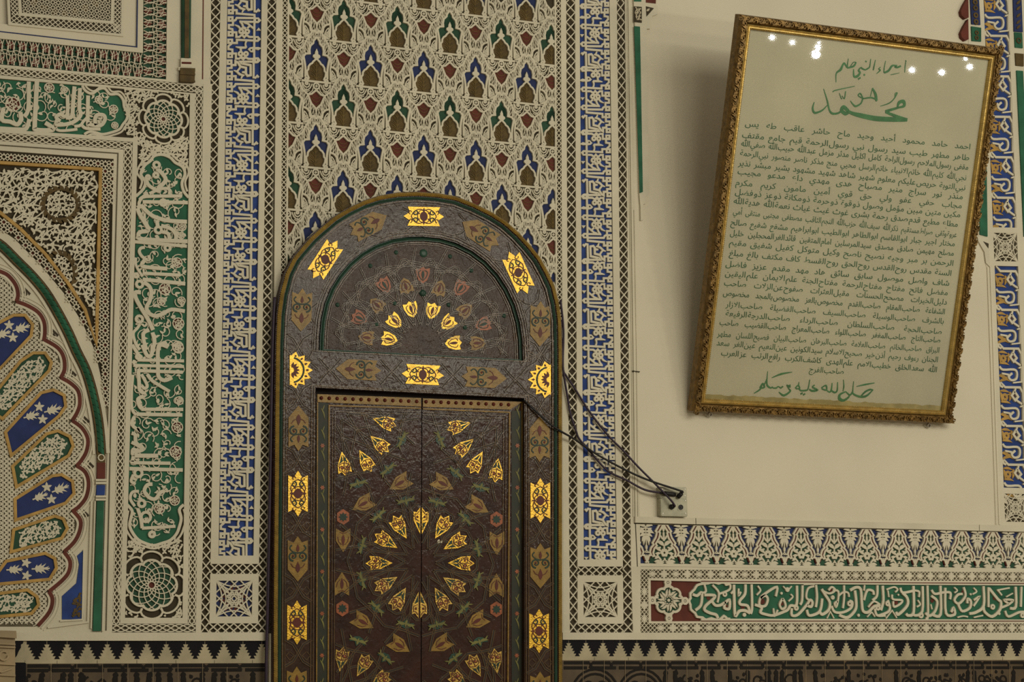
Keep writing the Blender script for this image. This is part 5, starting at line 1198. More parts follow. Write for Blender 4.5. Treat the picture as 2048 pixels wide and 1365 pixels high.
def inscription_frieze():
    c = W(1680, 1203); root = empty('inscription_frieze', (c[0], 0, c[1]), 'long green band of white cursive letters with a red end, under the floral frieze', 'frieze')
    # star bands round it
    starband(root, Quad((1281, 1140), (2066, 1145.5), (2066, 1164), (1281, 1157)), 18)
    starband(root, Quad((1297, 1248), (2066, 1247.5), (2066, 1266), (1297, 1265.7)), 17)
    vq = Quad((1281, 1157), (1281, 1265.7), (1296.5, 1265.7), (1296.5, 1157)); starband(root, vq, 2)
    fr = R(); fr.poly(Wl([(1296, 1157), (2066, 1164), (2066, 1172), (1402, 1168), (1402, 1164), (1301, 1161.5), (1302, 1243.5), (1402, 1243.5), (1402, 1238), (2066, 1240), (2066, 1248), (1297, 1248)]), .001, GD)
    fr.poly(Wl([(1274, 1134), (2066, 1143), (2066, 1146), (1281, 1140), (1281, 1266), (1266, 1266), (1262, 1134)]), .001, GD); fr.build('white_frame', M['white'], root)
    ln = R(); ln.stroke(Wl([(1402, 1163.5), (2066, 1168)]), 1.8*PXM, .0025, .0); ln.stroke(Wl([(1402, 1243), (2066, 1243.2)]), 1.8*PXM, .0025, .0); ln.build('red_line', M['red'], root)
    z = zz(1280, 1130, 5.6)
    rg = R(); rg.poly(Wl([(1300, 1160), (1470, 1163), (1470, 1245), (1300, 1245)]), GD+.001); rg.build('red_ground', M['red'], root)
    end = PP(z, [(1010, 212), (965, 225), (940, 192), (880, 212), (820, 195), (760, 210), (700, 215), (640, 232), (610, 280), (565, 325), (568, 375), (550, 405), (566, 450), (572, 505), (620, 545), (640, 585), (700, 592), (740, 620), (800, 602), (880, 625), (940, 575), (975, 605), (1010, 608)])
    gg = R(); gg.poly(Wl(end+[(1462, 1239), (2066, 1241), (2066, 1171), (1462, 1168)]), GD+.003); gg.build('green_ground', M['green'], root)
    wh, rd = R(), R()
    wh.stroke(Wl(end), 5*PXM, .0008, GD, sm=2)
    rc = z(322, 400); ol = lobed(rc, 28, 28, 8, .14, math.pi/8, .01); dg = R(); dg.poly(Wl(ol), GD+.003); dg.build('rosette_ground', M['dgreen'], root)
    wh.stroke(Wl(ol), 5*PXM, .0008, GD, closed=True)
    for x, y, e in ((312, 200, (0, 1)), (325, 602, (0, -1)), (140, 400, (1, 0)), (505, 407, (-1, 0))):
        p = z(x, y); wh.ring(W(*p), 6*PXM, 5*PXM, .0008, GD, 10); wh.disc(W(*p), 2.2*PXM, .0004, GD, 6)
        wh.stroke(Wl([(p[0]+5*e[0]+5*e[1], p[1]+5*e[1]+5*e[0]), (p[0]+12*e[0]+5*e[1], p[1]+12*e[1]+5*e[0])]), 3*PXM, .0008, GD); wh.stroke(Wl([(p[0]+5*e[0]-5*e[1], p[1]+5*e[1]-5*e[0]), (p[0]+12*e[0]-5*e[1], p[1]+12*e[1]-5*e[0])]), 3*PXM, .0008, GD)
    for k in range(8):
        a = k*math.pi/4+math.pi/8
        for m in (.3, -.3): wh.leaf(W(rc[0]+9*math.cos(a), rc[1]+9*math.sin(a)), W(rc[0]+23*math.cos(a+m), rc[1]+23*math.sin(a+m)), 5*PXM, .0004, GD, .1)
        wh.stroke(Wl([(rc[0]+6*math.cos(a), rc[1]+6*math.sin(a)), (rc[0]+12*math.cos(a+.39), rc[1]+12*math.sin(a+.39)), (rc[0]+6*math.cos(a+.78), rc[1]+6*math.sin(a+.78))]), 1.6*PXM, .0004, GD)
    wh.disc(W(*rc), 3.4*PXM, .0004, GD, 8)
    for k, l in RL.items():
        for w, pts in l: wh.stroke(Wl(PP(zz(*k), pts)), w/k[2]*PXM*.95, .0012, GD, sm=4)
    for k, l in RRING.items():
        for x, y, r_ in l: wh.ring(W(k[0]+x/k[2], k[1]+y/k[2]), r_/k[2]*PXM, 20/k[2]*PXM, .0012, GD, 10)
    for k, l in RDOT.items():
        for x, y, r_ in l: wh.disc(W(k[0]+x/k[2], k[1]+y/k[2]), r_/k[2]*PXM, .0012, GD, 9)
    for k, l in RHOLE.items():
        for x, y, r_ in l: rd.disc(W(k[0]+x/k[2], k[1]+y/k[2]), r_*1.25/k[2]*PXM, GD+.0045, None, 9)
    wh.build('lettering', M['white'], root); rd.build('red_counters', M['red'], root)
inscription_frieze()
def mouldings():
    # plain ledge over the frieze
    r = R(); r.poly(Wl([(1268, 1034), (1388, 1037), (1388.6, 1049.5), (1268, 1046.5)]), .012, -.01); r.poly(Wl([(1389.6, 1037), (1955, 1050.5), (1955, 1062.5), (1390, 1049.5)]), .012, -.01); r.poly(Wl([(1956.2, 1050.5), (2066, 1053), (2066, 1065), (1956.2, 1062.5)]), .012, -.01)
    o = r.build('trim_1', M['white']); o['kind'] = 'structure'
    # ledges over the tiles
    r = R(); r.poly(Wl([(28, 1266), (529, 1265.5), (529, 1282.5), (28, 1282.5)]), .008, -.01); o = r.build('trim_2', M['white']); o['kind'] = 'structure'
    r = R(); r.poly(Wl([(1124, 1266), (2066, 1266), (2066, 1281), (1124, 1280.5)]), .008, -.01); o = r.build('trim_3', M['white']); o['kind'] = 'structure'
    r = R(); r.poly(Wl([(1124, 690), (1136, 690), (1139.5, 1266), (1124, 1266)]), .0005, -.01); r.poly(Wl([(1249.5, -14), (1262.5, -14), (1281, 1134), (1262, 1134)]), .001, -.012); o = r.build('trim_4', M['white']); o['kind'] = 'structure'
    r = R(); r.stroke(Wl([(1252.5, -14), (1262, 660), (1266, 1034)]), 1.2*PXM, .004, 0); r.stroke(Wl([(1256.5, -14), (1267, 700), (1271, 1034)]), 4*PXM, .007, -.002); r.stroke(Wl([(1268, 420), (1273, 700), (1276, 1034)]), 2*PXM, .004, -.002); o = r.build('trim_5', M['white']); o['kind'] = 'structure'
    # green shaft with bracket and small capital right of the blue panel
    z = zz(1245, 0, 6.4); z2 = zz(1250, 330, 5.97)
    c = W(1285, 150); root = empty('green_shaft', (c[0], 0, c[1]), 'slim green shaft with a white stepped bracket and small carved capital beside the plain wall', 'column')
    w = R(); w.poly([Wl(PP(z, [(125, -80), (420, -80), (425, 20), (400, 55), (440, 100), (436, 190), (370, 215), (345, 260), (342, 378), (298, 378)])+[(1293, 200)]+PP(z2, [(278, 330), (238, 380), (232, 470), (208, 476), (212, 660), (175, 672), (172, 500), (158, 340)])+[(1268, 56)])], .010, -.008); w.build('white_bracket', M['white'], root)
    g = R(); g.poly(Wl(PP(z, [(135, 345), (208, 352)])+PP(z2, [(198, 330), (160, 345)])), .0125, .009); g.poly(Wl(PP(z, [(132, -80), (228, -80), (225, 30), (132, 28)])), .0125, .009); g.build('green_face', M['green'], root)
    r = R(); r.poly(Wl(PP(z, [(285, -80), (412, -80), (410, 55), (285, 42)])), .0125, .009); r.build('red_face', M['red'], root)
    d = R(); d.poly(Wl(PP(z, [(130, 90), (232, 98), (232, 302), (132, 292)])), .0118, .009); d.poly(Wl(PP(z, [(285, 90), (388, 115), (292, 222)])), .0118, .009); d.build('umber_recess', M['dark'], root)
    l = R(); arabesque(l, PP(z, [(136, 95), (228, 102), (228, 296), (138, 288)]), 6.5, 2, .5, .016, .011, 1.4); l.leaf(W(*z(290, 155)), W(*z(330, 120)), 5*PXM, .015, .011); l.build('carved_leaves', M['cream'], root)
mouldings()
PIL_L = lambda y: 1966.5+.0415*y
PIL_W = lambda y: 49-.0035*y
def pil_repeat(wh, oc, rd, y0, per=82.0):
    """one word of the pilaster band (zoomed tracing 1940, 460, 4.073), top of the word at photo row y0"""
    def P(x, y):
        yy = y0+(y-345)/335*per; return W(PIL_L(yy)+(x-198-(y-345)*.05)/186*PIL_W(yy), yy-.04*(x-290)/4.07*1.0+.12*0)
    def S(r, pts, w, d=0.0, **k): r.stroke([P(*p) for p in pts], [x/4.073*PXM for x in w] if isinstance(w, list) else w/4.073*PXM, d, GD, **k)
    S(wh, [(210, 300), (245, 345), (365, 352), (388, 400), (392, 485)], [14, 22, 22, 20, 14]); S(wh, [(322, 384), (300, 420), (328, 462), (352, 432), (322, 384)], 22); S(wh, [(330, 455), (385, 498)], 20); S(wh, [(330, 360), (322, 390)], 18)
    S(wh, [(215, 498), (242, 528), (330, 530), (356, 560), (350, 612), (312, 622), (290, 592), (318, 562)], 21, sm=3); S(wh, [(235, 560), (285, 572), (290, 592)], 18); S(wh, [(368, 520), (392, 512), (394, 640), (325, 645)], 15); S(wh, [(215, 635), (225, 668), (245, 680)], 20)
    rd.disc(P(325, 424), 8/4.07*PXM, GD+.004, None, 7)
    oc.ring(P(250, 428), 24/4.07*PXM, 24/4.07*PXM, -.005, GD, 10); 
    for a, b, w in (((205, 375), (290, 395), 26), ((290, 380), (285, 470), 30), ((215, 470), (300, 490), 26), ((212, 380), (225, 480), 30), ((215, 575), (275, 600), 36), ((235, 590), (310, 635), 34), ((215, 630), (290, 620), 26), ((250, 428), (300, 405), 16)): oc.leaf(P(*a), P(*b), w/4.07*PXM, -.005, GD, .1)
def pilaster():
    c = W(2005, 600); root = empty('lettered_pilaster', (c[0], 0, c[1]), 'upright blue band of white and ochre letters at the right edge behind the framed sheet', 'pilaster')
    wbed = R(); wbed.poly(Wl([(1931, -14), (2066, -14), (2066, 1054), (1992, 1052), (1972, 530), (1958, 474), (1952, 200)]), .002, -.012)
    holes = []
    def blk(y0, y1, ins=0): return [(PIL_L(y0), y0), (PIL_L(y0)+PIL_W(y0), y0+1), (PIL_L(y1)+PIL_W(y1), y1+1), (PIL_L(y1), y1)]
    wbed = R(); out = [(1931, -15), (2066, -15), (2066, 1054), (1990, 1052), (1974, 540), (1970, 527), (1967, 505), (1956, 482), (1953, 380)]
    wbed.poly([Wl(out)]+[Wl(blk(*h)) for h in ((-13, 455), (466, 522.6), (532, 976), (988, 1044))], .002, GD); wbed.build('white_bed', M['white'], root)
    g = R(); [g.poly(Wl(blk(*h)), GD+.0005) for h in ((-13, 455), (532, 976))]; g.build('blue_ground', M['blue'], root)
    g = R(); [g.poly(Wl(blk(*h)), GD+.0005) for h in ((466, 522.6), (988, 1044))]; g.build('star_ground', M['dark'], root)
    wh, oc, rd = R(), R(), R()
    for k in range(6): pil_repeat(wh, oc, rd, -10+k*81)
    for k in range(6): pil_repeat(wh, oc, rd, 542+k*77.5, 77.5)
    for h in ((-13, 455), (532, 976)):
        pass
    r2 = (W(PIL_L(532), 532), W(PIL_L(976), 976))
    wh.clip(W(PIL_L(-14)-1, -14), W(PIL_L(1050)-1, 1050)); wh.build('lettering', M['white'], root); oc.build('ochre_scrolls', M['gold'], root); rd.build('red_counters', M['red'], root)
    st = R()
    for h in ((466, 522.6), (988, 1044)): star_tile(st, Quad(*blk(*h)), .0036)
    st.build('star_tracery', M['white'], root)
    mo = R(); mo.stroke(Wl([(1974, 535), (1992, 1050)]), 2.5*PXM, .005, 0); mo.stroke(Wl([(1980, 535), (1998, 1050)]), 4*PXM, .006, 0); mo.build('edge_moulding', M['wall'], root)
    # shafts that flank the band
    z = zz(1860, 0, 3.446); z6 = zz(1900, 240, 3.2)
    c = W(1960, 300); s = empty('flanking_shaft', (c[0], 0, c[1]), 'green shaft left of the lettered pilaster, mostly hidden by the frame, with maroon heart drops', 'column', 'shafts beside the pilaster')
    g = R(); g.poly(Wl(PP(z, [(278, 185), (345, 195), (345, 290), (282, 285)])), .009, .0); g.poly(Wl([(1955, 110), (1968, 112), (1973, 474), (1958, 470)]), .009, 0); g.build('green_face', M['green'], s)
    b = R(); b.poly(Wl(PP(z, [(268, -45), (328, -45), (340, 175), (280, 170)])), .009, 0); b.build('blue_face', M['dblue'], s)
    o = R()
    for y in (20, 60, 110, 155): o.ring(W(*z(300+y*.05, y)), 5*PXM, 4*PXM, .013, .008, 8)
    for y in (230, 265): o.ring(W(*z(312, y)), 4*PXM, 3*PXM, .013, .008, 8)
    o.build('gilt_knots', M['ochre'], s)
    h = R()
    for y in (0, 150): h.poly(Wl(PP(z, [(245, y-10), (215, y+40), (195, y+85), (200, y+115), (225, y+138), (248, y+130)])), .022, -.004)
    h.build('heart_drops', M['red'], s)
    bk = R(); bk.poly(Wl([(1953, 474), (1975, 478), (1976, 500), (1978, 535), (1970, 527), (1967, 505), (1955, 484)]), .008, -.006); bk.build('white_bracket', M['white'], s)
    tr = R(); tr.poly(Wl(PP(z6, [(205, 780), (240, 795), (238, 825)])), .0095, .007); tr.build('pierced_triangle', M['dark'], s)
    c = W(2036, 300); s = empty('flanking_shaft', (c[0], 0, c[1]), 'green shaft right of the lettered pilaster, at the very edge of the view', 'column', 'shafts beside the pilaster')
    g = R(); g.poly(Wl([(2031, 142), (2044, 143), (2058, 474), (2046, 474)]), .009, 0); g.poly(Wl(PP(z, [(575, 225), (628, 230), (632, 335), (580, 330)])), .009, 0); g.build('green_face', M['green'], s)
    b = R(); b.poly(Wl(PP(z, [(565, -45), (622, -45), (632, 225), (572, 220)])), .009, 0); b.build('blue_face', M['dblue'], s)
    b = R(); b.poly(Wl(PP(z, [(580, 370), (638, 375), (638, 460), (585, 455)])), .009, 0); b.build('ochre_block', M['ochre'], s)
    o = R()
    for y in (20, 60, 110, 155, 190): o.leaf(W(*z(585, y+15)), W(*z(615, y-15)), 6*PXM, .013, .008)
    o.ring(W(*z(602, 285)), 6*PXM, 3*PXM, .013, .008, 8); o.build('gilt_knots', M['ochre'], s)
pilaster()
def tiles():
    for side, q, n, lab in ((0, Quad((50, 1282.5), (536, 1282), (536, 1327), (50, 1328.5)), 12.4, 'black and cream stepped tile border left of the door'), (1, Quad((1124, 1280.5), (2066, 1281), (2066, 1321), (1124, 1321.5)), 30.0, 'black and cream stepped tile border right of the door')):
        c = q(.5, .5); root = empty('stepped_tile_border', (c[0], 0, c[1]), lab, 'tile border', 'stepped tile borders')
        b = R(); q.fill(b, -.003, -.015); b.build('cream_tiles', M['tancream'], root)
        k = R(); p = q.w/n; x0 = -.42*p if side == 0 else -.1*p
        for i in range(int(n)+2):
            cx = x0+i*p; T = lambda x, y: q.m(min(q.w-.001, max(.001, cx+x*p)), y*q.h)
            if cx < -.4*p or cx > q.w+.4*p: continue
            lv = [(.36, .43), (.29, .36), (.215, .29), (.14, .215), (.06, .14)]; o = [(.485, .0), (.485, .16)]; y = .16
            for a, b2 in lv: o.append((a, y)); y += .128; o.append((b2, y))
            k.poly([T(x, y) for x, y in o]+[T(-x, y) for x, y in o[::-1]], -.0015, -.003)
        k.build('black_steps', M['black'], root)
        jt = R()
        for i in range(0, int(n)+1, 2): jt.stroke([q.m(min(q.w, max(0, x0+(i+.0)*p)), q.h*.86), q.m(min(q.w, max(0, x0+i*p)), q.h)], .0012, -.0022, -.003)
        jt.build('tile_joints', M['dark'], root)
    g = random.Random(4)
    for side, q, lab in ((0, Quad((50, 1328.5), (536, 1327), (536, 1372), (50, 1374)), 'dark brown glazed tile dado with black lettering left of the door'), (1, Quad((1124, 1321.5), (2066, 1321), (2066, 1372), (1124, 1372)), 'dark brown glazed tile dado with black lettering right of the door')):
        c = q(.5, .5); root = empty('lettered_tile_dado', (c[0], 0, c[1]), lab, 'tile dado', 'lettered tile dados')
        b = R(); b.poly([q.c[0], q.c[1], (q.c[1][0], .02), (q.c[0][0], .02)], -.004, -.015); b.build('brown_tiles', M['dado'], root)
        k, j = R(), R(); h = q.h; w = q.w; D1, D0 = -.0015, -.004
        for y in (.10, .30):
            x = .01
            while x < w-.05:
                e = min(w-.01, x+g.uniform(.06, .13)); k.stroke([q.m(x, y*h), q.m(e, y*h)], .012, D1, D0)
                if y < .2: k.stroke([q.m(e, .1*h), q.m(min(w, e+.014), .3*h)], .008, D1, D0); k.stroke([q.m(e, .3*h), q.m(min(w, e+.014), .1*h)], .008, D1, D0)
                x = e+.014
        if side == 1:
            for cx in (.15, .36):
                for rr in (.085, .105):
                    k.stroke([q.m(cx+rr*math.cos(a*.26), h*1.15+.02-rr*math.sin(a*.26)) for a in range(13)], .009, D1, D0)
                for m in (1, -1): k.stroke([q.m(cx+m*(.03+.02*math.cos(t*.5)), h*1.05-.022*math.sin(t*.5)) for t in range(12)], .008, D1, D0)
        x = .03 if side == 0 else .47
        while x < w-.03:
            t = g.random()
            if t < .45:
                k.stroke([q.m(x+g.uniform(-.005, .005), .42*h), q.m(x, .7*h), q.m(x+g.uniform(-.01, .01), 1.3*h)], [.010, .020, .016], D1, D0); k.leaf(q.m(x, .62*h), q.m(x+g.uniform(-.008, .008), .36*h), .022, D1, D0); x += g.uniform(.028, .05)
            else:
                rr = g.uniform(.02, .042); yc = h*g.uniform(.75, 1.15); a0 = g.uniform(0, 6); dr = g.choice((1, -1))
                k.stroke([q.m(max(0, min(w, x+rr*(1-.05*i)*math.cos(a0+dr*i*.42))), max(.38*h, yc+rr*(1-.05*i)*math.sin(a0+dr*i*.42))) for i in range(15)], .007, D1, D0)
                for i in range(3):
                    a = g.uniform(0, 6.3); p = (max(.01, min(w-.01, x+rr*math.cos(a))), max(.45*h, yc+rr*math.sin(a))); k.leaf(q.m(*p), q.m(p[0]+.018*math.cos(a), max(.38*h, p[1]+.018*math.sin(a))), .014, D1, D0)
                x += g.uniform(.02, .04)
        for i in range(1, int(w/.095)): j.stroke([q.m(i*.095, 0), q.m(i*.095, 1.3*h)], .0012, -.0012, -.004)
        k.build('black_relief', M['ink'], root); j.build('tile_joints', M['tan'], root)
    # weathered capital at the lower left corner, with the bit of tile beside it
    c = W(10, 1320); root = empty('stone_capital', (c[0], 0, c[1]), 'weathered tan stone column capital cut by the lower left corner', 'column')
    b = R(); b.poly(Wl([(-14, 1262), (28, 1263), (29, 1278), (-14, 1275)]), .05, -.012); b.poly(Wl([(-14, 1275), (27, 1278), (27.5, 1372), (-14, 1372)]), .035, -.012); b.build('block', M['tan'], root)
    l = R()
    for y in (1290, 1296, 1330, 1352): l.stroke(Wl([(-14, y-2), (27, y)], ), 3*PXM, .044, .03)
    l.stroke([W(8+9*math.cos(t*.5), 1312+9*math.sin(t*.5), .04) for t in range(12)], 3.5*PXM, .043, .03); l.stroke(Wl([(-14, 1340), (0, 1345), (20, 1338)]), 3*PXM, .043, .03); l.build('carved_scrolls', M['tan'], root)
    b = R(); b.poly(Wl([(28, 1282.5), (50, 1282.5), (50, 1326), (28, 1326)]), -.0025, -.012); o = b.build('cream_tile', M['tancream'], root)
    b = R(); b.poly(Wl([(29, 1281), (47, 1283), (46, 1288), (42, 1290), (42, 1296), (37, 1304), (34, 1312), (29, 1318)]), -.0005, -.0025); b.poly(Wl([(29, 1327), (52, 1327), (52, 1372), (29, 1372)]), -.001, -.012); b.build('black_step', M['black'], root)
tiles()
# ---------------------------------------------------------------- framed sheet of names, leaning out from the wall
PO = Vector((4.7111, -.05, 2.7411)); PWD, PHT, PTH, PRL = 1.3013, 1.6719, .29888, -.0029
_n = Vector((0, -math.cos(PTH), -math.sin(PTH))); _a0 = Vector((1, 0, 0)); _b0 = Vector((0, -math.sin(PTH), math.cos(PTH)))
_cp = PO+_b0*(PHT/2)
_ua = _a0*math.cos(PRL)+_b0*math.sin(PRL); _ub = -_a0*math.sin(PRL)+_b0*math.cos(PRL)
def on_sheet(a, b, d): return tuple(_cp+_ua*a+_ub*b+_n*d)
def SH(px, py, d=0.0):
    """photo pixel -> coordinates on the leaning frame (origin at its centre)"""
    v = ray(px, py); o = _cp+_n*d; t = (o-CAMPOS).dot(_n)/v.dot(_n); p = CAMPOS+v*t-_cp
    return (p.dot(_ua), p.dot(_ub))
SHM = 0.00209
M['framebrown'] = mat('bronze_gilt_moulding', (.20, .115, .03), .38, .55, var=.5, vscale=40, bump=.35, bscale=90, spec=.5)
M['framegold'] = mat('bright_gilt_fillet', (.52, .36, .11), .32, .65, var=.25, vscale=30, bump=.15, bscale=70, spec=.5)
M['paper'] = mat('aged_paper', (.50, .455, .335), .85, var=.10, vscale=2.6, bump=.05, bscale=40)
M['greenink'] = mat('green_ink', (.075, .205, .085), .6, var=.25, vscale=30)
M['darkink'] = mat('dark_green_ink', (.045, .125, .055), .6, var=.3, vscale=20)
def glass_mat():
    m = bpy.data.materials.new('window_glass'); m.use_nodes = True; nt = m.node_tree; nt.nodes.remove(nt.nodes['Principled BSDF'])
    t = nt.nodes.new('ShaderNodeBsdfTransparent'); g = nt.nodes.new('ShaderNodeBsdfGlossy'); f = nt.nodes.new('ShaderNodeFresnel'); x = nt.nodes.new('ShaderNodeMixShader')
    f.inputs[0].default_value = 1.5; g.inputs['Roughness'].default_value = .012; t.inputs[0].default_value = (.97, .98, .96, 1)
    nt.links.new(f.outputs[0], x.inputs[0]); nt.links.new(t.outputs[0], x.inputs[1]); nt.links.new(g.outputs[0], x.inputs[2]); nt.links.new(x.outputs[0], nt.nodes['Material Output'].inputs[0]); return m
M['glass'] = glass_mat()
# Arabic joining forms: isolated, final, initial, medial
AF = {}
for _c, _b, _k in (('ا', 0xFE8D, 2), ('ب', 0xFE8F, 4), ('ة', 0xFE93, 2), ('ت', 0xFE95, 4), ('ث', 0xFE99, 4), ('ج', 0xFE9D, 4), ('ح', 0xFEA1, 4), ('خ', 0xFEA5, 4), ('د', 0xFEA9, 2), ('ذ', 0xFEAB, 2), ('ر', 0xFEAD, 2), ('ز', 0xFEAF, 2), ('س', 0xFEB1, 4), ('ش', 0xFEB5, 4), ('ص', 0xFEB9, 4), ('ض', 0xFEBD, 4), ('ط', 0xFEC1, 4), ('ظ', 0xFEC5, 4), ('ع', 0xFEC9, 4), ('غ', 0xFECD, 4), ('ف', 0xFED1, 4), ('ق', 0xFED5, 4), ('ك', 0xFED9, 4), ('ل', 0xFEDD, 4), ('م', 0xFEE1, 4), ('ن', 0xFEE5, 4), ('ه', 0xFEE9, 4), ('و', 0xFEED, 2), ('ى', 0xFEEF, 2), ('ي', 0xFEF1, 4), ('أ', 0xFE83, 2), ('إ', 0xFE87, 2), ('آ', 0xFE81, 2), ('ؤ', 0xFE85, 2), ('ئ', 0xFE89, 4)): AF[_c] = (_b, _k)
LA = {'ا': 0xFEFB, 'أ': 0xFEF7, 'إ': 0xFEF9}
def shape(w):
    """join the letters of one word and put them in drawing order"""
    out = []; i = 0; prev = False
    while i < len(w):
        c = w[i]
        if w[i:] == 'الله' or w[i:i+4] == 'الله': out.append(chr(0xFDF2)); i += 4; prev = False; continue
        if c == 'ل' and i+1 < len(w) and w[i+1] in LA: out.append(chr(LA[w[i+1]]+(1 if prev else 0))); i += 2; prev = False; continue
        if c not in AF: out.append(chr(0xFE80) if c == 'ء' else c); i += 1; prev = False; continue
        b, k = AF[c]; nxt = i+1 < len(w) and w[i+1] in AF and k == 4
        out.append(chr(b+(3 if prev and nxt else 2 if nxt else 1 if prev else 0))); prev = k == 4 and nxt; i += 1
    return ''.join(out[::-1])
_tc = bpy.data.curves.new('writing_tool', 'FONT'); _to = bpy.data.objects.new('writing_tool', _tc); C.objects.link(_to); _tc.resolution_u = 3; _tc.size = 1.0; _tc.offset = .004; _tc.align_x = 'LEFT'
WC = {}
def word(w):
    if w not in WC:
        _tc.body = shape(w); dg = bpy.context.evaluated_depsgraph_get(); dg.update(); me = bpy.data.meshes.new_from_object(_to.evaluated_get(dg))
        v = [(p.co.x, p.co.y) for p in me.vertices]; f = [tuple(p.vertices) for p in me.polygons]; bpy.data.meshes.remove(me)
        x0 = min(p[0] for p in v); WC[w] = ([(p[0]-x0, p[1]) for p in v], f, max(p[0] for p in v)-x0)
    return WC[w]
ROWS = [
 ((1940, 299), (1490, 252), 'احمد حامد محمود أحيد وحيد ماح حاشر عاقب طه يس'), ((1938, 321), (1484, 275), 'طاهر مطهر طيب سيد رسول نبي رسول_الرحمة قيم جامع مقتف'), ((1936, 340), (1482, 292), 'مقفى رسول_الملاحم رسول_الراحة كامل اكليل مدثر مزمل عبد_الله حبيب_الله صفي_الله'),
 ((1932, 361), (1480, 311), 'نجي_الله كليم_الله خاتم_الانبياء خاتم_الرسل محيي منج مذكر ناصر منصور نبي_الرحمة'), ((1930, 381), (1476, 331), 'نبي_التوبة حريص_عليكم معلوم شهير شاهد شهيد مشهود بشير مبشر نذير'), ((1925, 399), (1475, 348), 'منذر نور سراج منير مصباح هدى مهدي داع مدعو مجيب'),
 ((1923, 417), (1471, 370), 'مجاب حفي عفو ولي حق قوي أمين مامون كريم مكرم'), ((1920, 435), (1470, 389), 'مكين متين مبين مؤمل وصول ذو_قوة ذو_حرمة ذو_مكانة ذو_عز ذو_فضل'), ((1915, 454), (1467, 407), 'مطاع مطيع قدم_صدق رحمة بشرى غوث غيث غياث نعمة_الله هدية_الله'),
 ((1913, 475), (1466, 428), 'عروة_وثقى صراط_مستقيم ذكر_الله سيف_الله حزب_الله النجم_الثاقب مصطفى مجتبى منتقى أمي'), ((1909, 493), (1461, 450), 'مختار اجير جبار ابو_القاسم ابو_الطاهر ابو_الطيب ابو_ابراهيم مشفع شفيع صالح'), ((1907, 512), (1460, 471), 'مصلح مهيمن صادق مصدق سيد_المرسلين امام_المتقين قائد_الغر_المحجلين خليل'),
 ((1906, 532), (1458, 490), 'الرحمن بر مبر وجيه نصيح ناصح وكيل متوكل كفيل شفيق مقيم'), ((1902, 552), (1458, 511), 'السنة مقدس روح_القدس روح_الحق روح_القسط كاف مكتف بالغ مبلغ'), ((1898, 572), (1451, 533), 'شاف واصل موصول سابق سائق هاد مهد مقدم عزيز فاضل'),
 ((1895, 591), (1450, 552), 'مفضل فاتح مفتاح مفتاح_الرحمة مفتاح_الجنة علم_الايمان علم_اليقين'), ((1893, 610), (1448, 571), 'دليل_الخيرات مصحح_الحسنات مقيل_العثرات صفوح_عن_الزلات صاحب'), ((1889, 629), (1446, 591), 'الشفاعة صاحب_المقام صاحب_القدم مخصوص_بالعز مخصوص_بالمجد مخصوص'),
 ((1887, 648), (1451, 614), 'بالشرف صاحب_الوسيلة صاحب_السيف صاحب_الفضيلة صاحب_الازار'), ((1883, 669), (1451, 632), 'صاحب_الحجة صاحب_السلطان صاحب_الرداء صاحب_الدرجة_الرفيعة'), ((1880, 686), (1439, 650), 'صاحب_التاج صاحب_المغفر صاحب_اللواء صاحب_المعراج صاحب_القضيب صاحب'),
 ((1878, 706), (1434, 673), 'البراق صاحب_الخاتم صاحب_العلامة صاحب_البرهان صاحب_البيان فصيح_اللسان مطهر'), ((1875, 725), (1433, 691), 'الجنان رءوف رحيم أذن_خير صحيح_الاسلام سيد_الكونين عين_النعيم عين_الغر سعد'), ((1873, 745), (1442, 711), 'الله سعد_الخلق خطيب_الامم علم_الهدى كاشف_الكرب رافع_الرتب عز_العرب'), ((1687, 749), (1618, 744), 'صاحب_الفرج')]
